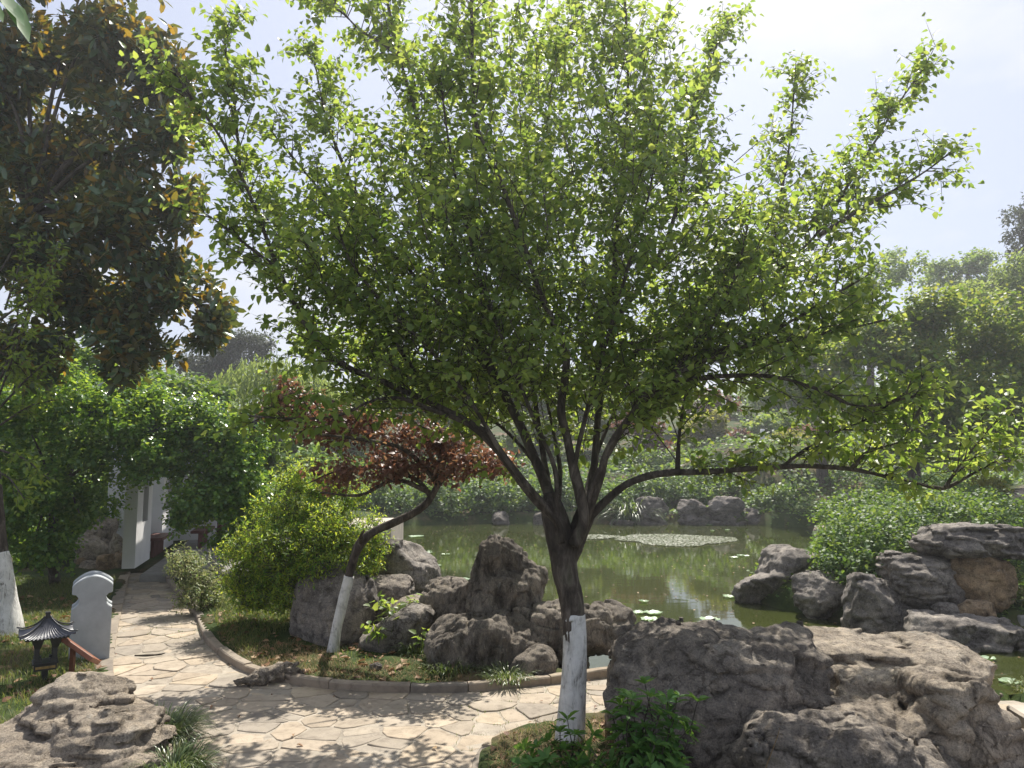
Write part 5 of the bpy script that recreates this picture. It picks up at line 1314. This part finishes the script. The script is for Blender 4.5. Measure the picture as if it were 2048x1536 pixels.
BG = [ # background trees
 ('willow_mate', None, None, None, None, None, 0),
 ('pine_tree', 'dark hazy pine behind the drooping willow', 'pine', [(440, 710, 33, 70, 45, 1.6), (500, 690, 33, 50, 40, 1.4), (380, 735, 33, 60, 32, 1.4), (450, 770, 33, 80, 40, 1.5)], (450, 960, 33), .20, 1000),
 ('broadleaf_tree', 'mid green tree showing between willow and plum crown', 'far_leaf', [(690, 830, 32, 90, 60, 2), (770, 790, 33, 80, 70, 2), (640, 880, 31, 80, 45, 2)], (700, 975, 32), .2, 900),
 ('broadleaf_tree', 'leafy tree across the pond directly behind the plum crown', 'far_leaf', [(900, 800, 35, 100, 80, 2), (980, 740, 36, 90, 80, 2), (860, 880, 34, 90, 50, 2)], (910, 970, 35), .21, 1100),
 ('broadleaf_tree', 'bright green tree across the pond seen through the forked limbs', 'camphor', [(1090, 790, 34, 90, 80, 2), (1160, 850, 33, 80, 60, 2), (1060, 880, 32, 70, 45, 2)], (1100, 965, 34), .2, 1000),
 ('broadleaf_tree', 'dark green tree across the pond above the dusky red shrub', 'far_leaf', [(1260, 760, 38, 100, 80, 2), (1340, 720, 40, 90, 80, 2), (1210, 830, 36, 70, 60, 2)], (1280, 930, 38), .22, 1100),
 ('broadleaf_tree', 'tree on the far slope above the topiary ball', 'far_leaf', [(1520, 760, 42, 90, 90, 2), (1600, 800, 38, 90, 80, 2), (1660, 760, 36, 70, 90, 2), (1550, 850, 34, 60, 40, 1.5)], (1560, 900, 40), .22, 1300),
 ('broadleaf_tree', 'hazy airy tree standing above the broad yellow-green tree', 'far_leaf', [(1740, 560, 30, 60, 55, 1.5), (1800, 530, 30, 50, 42, 1.4), (1690, 620, 30, 60, 55, 1.5), (1640, 680, 31, 60, 60, 1.5)], (1730, 950, 30), .14, 900),
 ('broadleaf_tree', 'small round-headed hazy tree on the skyline by the cloud', 'far_leaf', [(1935, 525, 34, 45, 32, 1.3), (1890, 560, 34, 50, 40, 1.4), (1980, 560, 33, 45, 45, 1.3)], (1930, 950, 34), .15, 800),
 ('broadleaf_tree', 'fresh green tree between the main crown and broad yellow-green tree', 'camphor', [(1640, 700, 24, 70, 60, 1.4), (1700, 660, 25, 60, 60, 1.4), (1620, 780, 23, 70, 60, 1.4), (1560, 720, 25, 60, 50, 1.4)], (1640, 950, 24), .15, 1000),
 ('bamboo_clump', 'feathery pale bamboo-like foliage at the picture edge', 'willow', [(1990, 610, 24, 50, 70, 1.2), (2050, 590, 24, 60, 90, 1.2), (1950, 600, 24, 40, 40, 1)], (2010, 950, 24), .16, 900),
 ('conifer_tree', 'tall dark conifer cut off by the picture edge', 'pine', [(2050, 480, 28, 45, 80, 1.3), (2040, 560, 28, 60, 70, 1.4), (2060, 420, 28, 30, 50, 1), (2060, 640, 28, 60, 90, 1.4)], (2060, 950, 28), .18, 1000),
 ('broadleaf_tree', 'shadowy tree filling the gap behind the gallery', 'far_leaf', [(560, 890, 18, 90, 80, 1.5), (480, 900, 18, 70, 80, 1.5), (620, 940, 17, 70, 50, 1.2)], (560, 1020, 18), .13, 1100),
 ('broadleaf_tree', 'dim tree behind the dark undergrowth and rockery', 'far_leaf', [(60, 940, 18, 120, 110, 1.5), (190, 930, 18, 100, 120, 1.5), (300, 980, 18, 90, 80, 1.5), (-100, 950, 18, 120, 120, 1.5)], (150, 1060, 18), .13, 1500),
]
for i, (nm, lb, mt, ls, bs_, sz, n) in enumerate(BG):
    if not lb: continue
    b_ = at(*bs_); tops = px_lump(*ls[0])[0]
    leafy(nm, lb, 'bamboo' if 'bamboo' in nm else 'tree', b_, [px_lump(*a) for a in ls], int(n * (1.15 if 'hazy' in lb or mt in ('pine', 'willow') else 1.9)), sz * 2.2, 7, sz, T_RHOMB if mt in ('pine', 'willow') else T_ROUND, mt, 7, .05,
          trunk=([b_ - [0, 0, .8], b_ * .5 + tops * .5 + [.1, 0, -.3], tops - [0, 0, .2]], [.2, .15, .08]), seed=130 + i, inner=.4, sub=7)
# drooping willow
wt = at(545, 960, 22); wil = empty('willow_tree', wt, 'pale drooping willow beyond the gallery', 'tree')
mb = MB(); V, F, *_ = tube([wt - [0, 0, 1], at(548, 860, 22), at(555, 740, 22)], [.22, .18, .08], 14, 10); mb.add(V, F); mb.build('trunk', M['bark'], wil)
r_w = np.random.default_rng(77); O, D, L = [], [], []
for q in range(330):
    a = r_w.uniform(0, 6.28); rr = r_w.random() ** .5
    p = at(550, 705, 22) + np.array([math.cos(a) * rr * 1.75, math.sin(a) * rr * 1.4, -0.75 * rr ** 2 * 1.0 + r_w.normal() * .12])
    O.append(p); D.append(norm(np.array([[math.cos(a) * .22, math.sin(a) * .22, -1]]))[0]); L.append(r_w.uniform(.7, 2.0))
O, D, L = map(np.array, (O, D, L)); A = leaves_on(O, D, L, 26, .15, .5, .45, .6, .3, .5, r=r_w)
mb = MB(); inst(mb, *T_RHOMB, A[0], A[1], A[2], np.stack([A[3] * .55, A[3], A[3]], 1)); tag(mb.build('crown', M['willow'], wil), kind='stuff')

# ------------------------------------------------------------------ near shrubs: azaleas in whorls
def azalea(name, label, basept, tips, seed):
    r_ = np.random.default_rng(seed); t = empty(name, basept, label, 'shrub'); b_ = np.array(basept, float)
    stems = MB(); P, A, N, S = [], [], [], []
    for (px, py, Y) in tips:
        e = at(px, py, Y); m = b_ * .45 + e * .55 + r_.normal(size=3) * .025
        V, F, C, rr, T = tube([b_ + r_.normal(size=3) * np.array([.03, .03, 0]), m, e], [.005, .004, .0022], 12, 5); stems.add(V, F)
        for wi, (back, num, sz) in enumerate(((0, 9, .070), (2, 7, .062), (4, 5, .055))):
            p = C[-1 - back]; ax = T[-1]
            ph0 = r_.random() * 6.28
            ref = np.array([1., 0, 0]) if abs(ax[2]) > .8 else np.array([0, 0, 1.]); B1 = norm(np.cross(ax, ref)[None])[0]; B2 = np.cross(ax, B1)
            for k in range(num):
                ph = ph0 + k * 6.283 / num + r_.normal() * .2; perp = math.cos(ph) * B1 + math.sin(ph) * B2
                el = r_.uniform(.15, .7) if wi == 0 else r_.uniform(-.1, .35)
                P.append(p); A.append(perp + ax * el + np.array([0, 0, .05])); N.append(ax + perp * -.3 + r_.normal(size=3) * .15); S.append(sz * r_.uniform(.75, 1.25))
    P, A, N, S = map(np.array, (P, A, N, S))
    stems.build('stems', M['bark'], t)
    k = np.argsort(-S)[:130]; keep = np.ones(len(S), bool); keep[k] = False
    single_leaves(t, T_AZAL, [P[k], A[k], N[k], S[k]], 'azalea')
    mb = MB(); inst(mb, *T_AZAL, P[keep], A[keep], N[keep], S[keep], r_.random(keep.sum())); tag(mb.build('foliage', M['azalea'], t), kind='stuff')
r_a = np.random.default_rng(3)
tips = [(1290, 1368, 3.8), (1255, 1390, 3.85), (1300, 1395, 3.75), (1335, 1400, 3.72), (1355, 1395, 3.8), (1270, 1420, 3.8), (1225, 1430, 3.85), (1320, 1430, 3.7), (1375, 1458, 3.7), (1345, 1455, 3.68), (1250, 1460, 3.8), (1290, 1455, 3.72), (1230, 1480, 3.8), (1310, 1490, 3.65), (1345, 1500, 3.65), (1265, 1505, 3.7), (1225, 1520, 3.75), (1300, 1530, 3.6), (1350, 1535, 3.6), (1245, 1545, 3.65), (1330, 1560, 3.55), (1280, 1480, 3.75), (1240, 1410, 3.9), (1362, 1520, 3.7), (1200, 1540, 3.7), (1180, 1520, 3.75)]
tips += [(x + r_a.normal() * 18, y + abs(r_a.normal()) * 16, Y + r_a.normal() * .06) for x, y, Y in tips]
azalea('azalea_bush', 'leafy azalea with whorled leaves in front of the big dark boulder', gp(1290, 1620, 0.03), tips, 201)
tips = [(1135, 1440, 4.0), (1120, 1465, 3.95), (1150, 1470, 3.9), (1100, 1480, 3.95), (1075, 1495, 3.9), (1130, 1500, 3.85), (1165, 1500, 3.85), (1050, 1500, 3.95), (1095, 1520, 3.8), (1140, 1530, 3.8), (1070, 1530, 3.8), (1185, 1470, 3.95), (1160, 1530, 3.75), (1045, 1530, 3.85)]
azalea('azalea_bush', 'low azalea sprigs around the whitewashed tree base', gp(1115, 1600, 0.03), tips, 202)

# leafy weeds among the rocks
leafy('weed_clump', 'broad-leaved weeds growing between smooth boulder and slanting wedge rock', 'weeds', gp(775, 1290, 0.03),
      [px_lump(*a) for a in [(775, 1225, 6.7, 35, 22, .14), (820, 1215, 6.9, 35, 18, .12), (745, 1260, 6.5, 18, 18, .1), (845, 1270, 6.5, 25, 18, .1)]], 34, .12, 4, .075, T_OVATE, 'leaf', 5, .004, seed=211, inner=.2, twigs=True)

# arching grass clumps
def grass_clump(label, c, n, L, spread, mat, seed, w=.006):
    r_ = np.random.default_rng(seed); c = np.array(c, float)
    a = r_.random(n) * 6.283; rad = spread * r_.random(n) ** .6 * .5
    P = c + np.stack([np.cos(a) * rad, np.sin(a) * rad, 0 * a], 1)
    lean = r_.uniform(.05, 1.1, n); out_ = np.stack([np.cos(a), np.sin(a), 0 * a], 1)
    A = norm(np.array([0, 0, 1.0]) + out_ * lean[:, None] + r_.normal(size=(n, 3)) * .15); N = norm(out_ + np.array([0, 0, -.5 ]) )
    S = L * r_.uniform(.6, 1.15, n)
    mb = MB(); inst(mb, *T_ARCH, P, A, N, np.stack([np.full(n, w) * r_.uniform(.7, 1.3, n), S, S * r_.uniform(.6, 1.3, n)], 1), r_.random(n))
    o = mb.build('grass_clump', M[mat], origin=c); tag(o, label, 'grass')
    return o
grass_clump('thick clump of arching grass beside the split brown boulder', gp(318, 1480, 0.03), 800, .17, .34, 'liriope', 221)
grass_clump('small arching grass clump below the big grass clump at path edge', gp(345, 1545, 0.03), 450, .14, .32, 'liriope', 222)
grass_clump('dark grass clump at the foot of the wide fluted rock', gp(905, 1338, 0.03), 380, .13, .45, 'liriope', 223)
grass_clump('pale grass clump by the small wedge stone at the kerb', gp(1015, 1358, 0.03), 320, .11, .35, 'liriope', 224)
grass_clump('grass clump under the slanting wedge rock', gp(830, 1302, 0.03), 260, .12, .35, 'liriope', 225)
grass_clump('grassy tuft at the far waterline beside the stone bank', np.array([at(1262, 1046, 23.6)[0], 23.7, -.3]), 260, .95, .9, 'liriope', 226, .03)
grass_clump('spiky plant among the ripples at the pond edge', np.array([gp(2040, 1370, -.3)[0], 6.6, -.3]), 160, .10, .3, 'grass', 227)

# lawn, straw, litter
def scatter(n, area, keepf, seed):
    r_ = np.random.default_rng(seed); x0, x1, y0, y1 = area
    X = r_.uniform(x0, x1, n); Y = r_.uniform(y0, y1, n)
    k = keepf(X, Y, r_); X, Y = X[k], Y[k]
    return np.stack([X, Y, height(X, Y)], 1), r_
def off_path(m=0.13): return lambda X, Y, r_: (path_sd(X, Y) > m) & (poly_sd(X, Y, POND) > .1)
def lawn_left(X, Y, r_):
    cl = vnoise(np.stack([X * 1.6, Y * 1.6, X * 0], -1), 31)
    return off_path(.14)(X, Y, r_) & (X < -2.2 - 0.0 * Y) & (cl + r_.random(len(X)) * .9 > -.3)
def soil_mid(X, Y, r_):
    cl = vnoise(np.stack([X * 2.2, Y * 2.2, X * 0], -1), 33)
    return off_path(.11)(X, Y, r_) & (X > -3.6 + 0.0 * Y) & (X < 0.3) & (poly_sd(X, Y, PATH) > 0) & (cl + r_.random(len(X)) > .45)
def isle(X, Y, r_): return (poly_sd(X, Y, ISLE) < -.10)
gm = MB()
def blades(mb, P, r_, L, w, lean=.6):
    n = len(P); a = r_.random(n) * 6.283; out_ = np.stack([np.cos(a), np.sin(a), 0 * a], 1)
    A = norm(np.array([0, 0, 1.0]) + out_ * (r_.random(n) * lean)[:, None]); S = L * r_.uniform(.5, 1.3, n)
    inst(mb, *T_BLADE, P, A, out_, np.stack([w * r_.uniform(.7, 1.3, n), S, S], 1), r_.random(n))
P, r_ = scatter(85000, (-7.5, -2.2, 3.6, 10.5), lawn_left, 41); blades(gm, P, r_, .065, .0045)
P, r_ = scatter(14000, (-4.0, .3, 5.4, 10.5), soil_mid, 42); blades(gm, P, r_, .055, .004)
P, r_ = scatter(2500, (-.4, 1.0, 3.6, 4.9), lambda X, Y, r_: isle(X, Y, r_) & (r_.random(len(X)) < .6), 43); blades(gm, P, r_, .05, .004)
P, r_ = scatter(90000, (-5.5, 1.5, 3.6, 11), lambda X, Y, r_: path_sd(X, Y) < .02, 47)
ds = np.sort(np.stack([np.linalg.norm(P[:, None, :2] - sites[None, k::40], axis=2).min(1) for k in range(40)], 1), 1)
P = P[(ds[:, 1] - ds[:, 0] < .012) & (vnoise(P * 1.3 + 5, 3) > .1)]; P[:, 2] = -.006; blades(gm, P, r_, .022, .003)
tag(gm.build('grass', M['grass'], origin=(0, 0, 0)), 'short patchy green grass on the lawn and soil', 'grass', kind='stuff')
sm = MB()
def lying(mb, tmpl, P, r_, L, w, tilt=.25):
    n = len(P); a = r_.random(n) * 6.283
    A = np.stack([np.cos(a), np.sin(a), r_.normal(size=n) * tilt], 1); N = np.array([0, 0, 1.0]) + r_.normal(size=(n, 3)) * tilt
    S = L * r_.uniform(.6, 1.3, n); inst(mb, *tmpl, P + [0, 0, .008], A, N, np.stack([w * S, S, S * r_.uniform(.6, 2.2, n)], 1), r_.random(n))
P, r_ = scatter(26000, (-3.4, .8, 5.3, 7.2), lambda X, Y, r_: off_path(.1)(X, Y, r_) & (vnoise(np.stack([X * 1.7, Y * 1.7, X * 0], -1), 35) + r_.random(len(X)) > .5), 44); blades(sm, P, r_, .05, .003, 1.6)
P, r_ = scatter(7000, (-.4, 1.2, 3.6, 4.9), isle, 45); blades(sm, P, r_, .05, .003, 1.8)
tag(sm.build('dry_grass', M['straw'], origin=(0, 0, 0)), 'dry straw-coloured grass along the kerb', 'grass', kind='stuff')
lm_ = MB()
P, r_ = scatter(1100, (-3.6, .8, 5.3, 8.0), off_path(.1), 46); lying(lm_, T_OVATE, P, r_, .07, 1.0)
P, r_ = scatter(1400, (-7.0, -2.5, 4.6, 9.0), lambda X, Y, r_: off_path(.14)(X, Y, r_) & (r_.random(len(X)) < .25 + .75 * (X < -4.0)), 47); lying(lm_, T_OVATE, P, r_, .09, .9)
P, r_ = scatter(330, (-.4, 1.2, 3.6, 4.9), isle, 48); lying(lm_, T_OVATE, P, r_, .05, 1.0)
P, r_ = scatter(120, (-5.2, .6, 3.8, 10.5), lambda X, Y, r_: (path_sd(X, Y) < -.08), 49); P[:, 2] = 0.0; lying(lm_, T_OVATE, P, r_, .05, .8, .15)
P, r_ = scatter(260, (-6, .6, 3.8, 10.5), lambda X, Y, r_: (np.abs(path_sd(X, Y) + .03) < .04), 50); P[:, 2] = 0.0; lying(lm_, T_OVATE, P, r_, .035, .6, .2)
tag(lm_.build('fallen_leaves', M['litter'], origin=(0, 0, 0)), 'scattered brown fallen leaves on soil and path', 'leaves', kind='stuff')
# stick lying on the path, dry stalk by the boulder
V, F, *_ = tube([gp(270, 1311, .012), gp(290, 1311, .018), gp(318, 1309, .012), gp(330, 1306, .014)], [.006, .008, .007, .003], 14, 6, .002, 5); mb = MB(); mb.add(V, F)
tag(mb.build('fallen_stick', M['bark']), 'thin dark stick lying across the path', 'stick')
V, F, *_ = tube([at(1528, 1545, 3.62), at(1545, 1500, 3.64), at(1556, 1470, 3.66), at(1559, 1455, 3.66)], [.0022, .002, .0018, .001], 14, 5); mb = MB(); mb.add(V, F)
tag(mb.build('dry_stalk', M['straw']), 'single dry bent stalk in front of the big dark boulder', 'stalk')

# ------------------------------------------------------------------ pond surface
def pad_mesh(seed):
    r_ = np.random.default_rng(seed); n = 26; V = [(0, 0, .002)]
    for k in range(n + 1):
        a = .18 + (6.283 - .36) * k / n; rr = 1 + .05 * r_.normal()
        V.append((.62 * math.cos(a), .62 * math.sin(a), .002 + .004 * r_.normal())); V.append((rr * math.cos(a), rr * math.sin(a), .03 + .05 * r_.random()))
    F = []
    for k in range(n):
        a, b, c, d = 1 + 2 * k, 2 + 2 * k, 4 + 2 * k, 3 + 2 * k
        F += [(0, a, d), (a, b, c, d)]
    flat = np.concatenate([np.array(f) for f in F]); me = mesh_from(np.array(V), flat, [len(f) for f in F], 'lily_pad', True, np.full(len(V), r_.random())); me.materials.append(M['pad']); return me
pads_me = [pad_mesh(i) for i in range(4)]
def pad(px, py, rad, lb):
    p = gp(px, py, WATER_Z); o = bpy.data.objects.new('lily_pad', pads_me[random.randrange(4)]); COL.objects.link(o)
    o.location = (p[0], p[1], WATER_Z + .006); o.scale = (rad, rad, .35); o.rotation_euler = (0, 0, random.uniform(0, 6.28)); tag(o, lb, 'lily pad', 'lily pads on the pond')
for px, py, rd, lb in [(1307, 1228, .12, 'lily pad just above the paired pads behind the big dark boulder'), (1278, 1227, .09, 'greener lily pad nearest the overhanging rock'), (1300, 1241, .11, 'one of two touching lily pads behind the big dark boulder'), (1314, 1246, .10, 'lower of two touching lily pads behind the big dark boulder'),
        (1420, 1241, .12, 'single lily pad above the middle of the big dark boulder'), (1288, 1205, .07, 'small lily pad beneath the reflected white pole'), (1735, 1261, .09, 'pale lily pad below the three-cornered rock'), (1974, 1320, .08, 'lily pad beside the end of the tan slab'), (2020, 1367, .09, 'lily pad at the picture edge above the stone step'), (1985, 1291, .08, 'lily pad below the flat-topped rock'), (1195, 1350, .14, 'pale green lily pad beside the kerb next to the whitewashed tree base'), (1216, 1346, .10, 'lily pad squeezed between kerb and big dark boulder'),
        (920, 1161, .17, 'wide lily pad beside the tall standing rock'), (868, 1133, .14, 'lily pad between rounded boulder and tall standing rock'), (832, 1074, .20, 'lily pad far out above the rounded boulder')]:
    pad(px, py, rd, lb)
for cx, cy, lb, n in ((1520, 1125, 'lily pad in the loose group off the rounded rock', 6), (900, 1115, 'tiny lily pad in the scatter beside the standing rock', 6), (1500, 1180, 'tiny lily pad drifting in mid pond', 6), (1450, 1055, 'tiny lily pad near the far weed mat', 4)):
    for k in range(n):
        dx, dy = random.gauss(0, 45 if n == 6 else 28), random.gauss(0, 16 if n == 6 else 10)
        pad(cx + dx, cy + dy, random.uniform(.04, .11), lb)
for px, py, rx, ry, lb in ((1350, 1081, 108, 9, 'large pale mat of floating weed in the far pond'), (1190, 1075, 42, 3.5, 'small pale mat of floating weed behind the right trunk fork')):
    c = gp(px, py, WATER_Z); r_ = np.random.default_rng(px); n = 7000 if rx > 60 else 1200
    a = r_.random(n) * 6.283; q = r_.random(n) ** .5; sx = rx * c[1] / F_PX; sy = abs(gp(px, py - ry, WATER_Z)[1] - c[1])
    rag_ = 1 + .3 * vnoise(np.stack([np.cos(a) * 2, np.sin(a) * 2, 0 * a], 1), 5)
    P = np.stack([c[0] + np.cos(a) * q * sx * rag_, c[1] + np.sin(a) * q * sy * rag_, np.full(n, WATER_Z + .012)], 1)
    mb = MB(); lying(mb, T_ROUND, P, r_, .06, 1.0, .1); tag(mb.build('floating_weed', M['weed']), lb, 'weed mat')
P, r_ = scatter(900, (-2.5, 6, 6.2, 23), lambda X, Y, r_: poly_sd(X, Y, POND) < -.3, 61); P[:, 2] = WATER_Z + .004
mb = MB(); lying(mb, T_ROUND, P, r_, .035, 1.0, .08); tag(mb.build('floating_specks', M['litter'], origin=(0, 0, 0)), 'tiny bits of debris floating on the pond', 'debris', kind='stuff')

# far path on the right slope
fp = []
for px, py in [(2009, 1030), (2009, 1005), (2024, 980), (2060, 965), (2120, 956), (2240, 990), (2200, 1060), (2100, 1062), (2045, 1045)]:
    d = ray(px, py)
    for Y in np.arange(9.5, 60, .05):
        t_ = Y / d[1]; p = np.array([d[0] * t_, Y, CAM_Z + d[2] * t_])
        if p[2] <= height(np.array([p[0]]), np.array([p[1]]))[0] + .03: break
    fp.append(p[:2])
fp = np.array(fp); print('far path', np.round(fp, 1).tolist())
fx = np.arange(fp[:, 0].min(), fp[:, 0].max(), .15); fy = np.arange(fp[:, 1].min(), fp[:, 1].max(), .15)
FX, FY = np.meshgrid(fx, fy); ins = poly_sd(FX, FY, fp) < 0.02
V = np.stack([FX, FY, height(FX, FY) + .03], -1).reshape(-1, 3); m_ = len(fx)
jj, i2 = np.where(ins[:-1, :-1] & ins[1:, 1:] & ins[1:, :-1] & ins[:-1, 1:]); b = jj * m_ + i2
if len(b): tag(link_mesh('path', V, np.stack([b, b + 1, b + 1 + m_, b + m_], 1).ravel(), np.full(len(b), 4), M['kerb'], origin=(0, 0, 0)), 'pale paved path on the far side of the bank shrub', 'path', kind='structure')

# wooded slope far behind, one mass
r_w = np.random.default_rng(300)
wl_ = [px_lump(x, 830 + r_w.normal() * 18, 62 + r_w.uniform(-4, 6), 75, r_w.uniform(60, 95), 3.0) for x in range(-100, 2200, 75)]
P, D = lump_shoots(wl_, 6500, .8, .4, .6, .6, r_w); L = np.full(len(P), .8)
A = leaves_on(P - D * .4, D, L, 5, .42, .3, .9, .5, 1, .5, r=r_w)
mb = MB(); inst(mb, *T_ROUND, *A); tag(mb.build('distant_wood', M['far_leaf'], origin=(0, 62, 3)), 'green wooded slope far beyond the pond', 'wood', kind='stuff')

# low green cover on the banks and slopes
def cover(X, Y, r_):
    pdv = poly_sd(X, Y, POND)
    return (height(X, Y) > WATER_Z + .03) & (((Y > 8.4) & (X > 2.4)) | (Y > 22.5)) & (r_.random(len(X)) < .9)
cm = MB()
for n, area, sz, sd_ in ((15000, (2.5, 9.5, 8.3, 14), .06, 71), (16000, (3.5, 16, 14, 24), .11, 72), (20000, (-14, 26, 23.6, 36), .17, 73)):
    P, r_ = scatter(n, area, cover, sd_); P = P[poly_sd(P[:, 0], P[:, 1], fp) > .1]; n_ = len(P)
    P[:, 2] += r_.random(n_) * sz * 1.3 * (1 + vnoise(P * 1.1, 5))
    a = r_.random(n_) * 6.283; A = np.stack([np.cos(a), np.sin(a), r_.uniform(-.2, .9, n_)], 1)
    inst(cm, *T_ROUND, P, A, np.array([0, 0, 1.0]) + r_.normal(size=(n_, 3)) * .5, sz * r_.uniform(.6, 1.3, n_), r_.random(n_))
tag(cm.build('ground_cover', M['ivy'], origin=(0, 0, 0)), 'low leafy ground cover over the pond banks and slope', 'ground cover', kind='stuff')
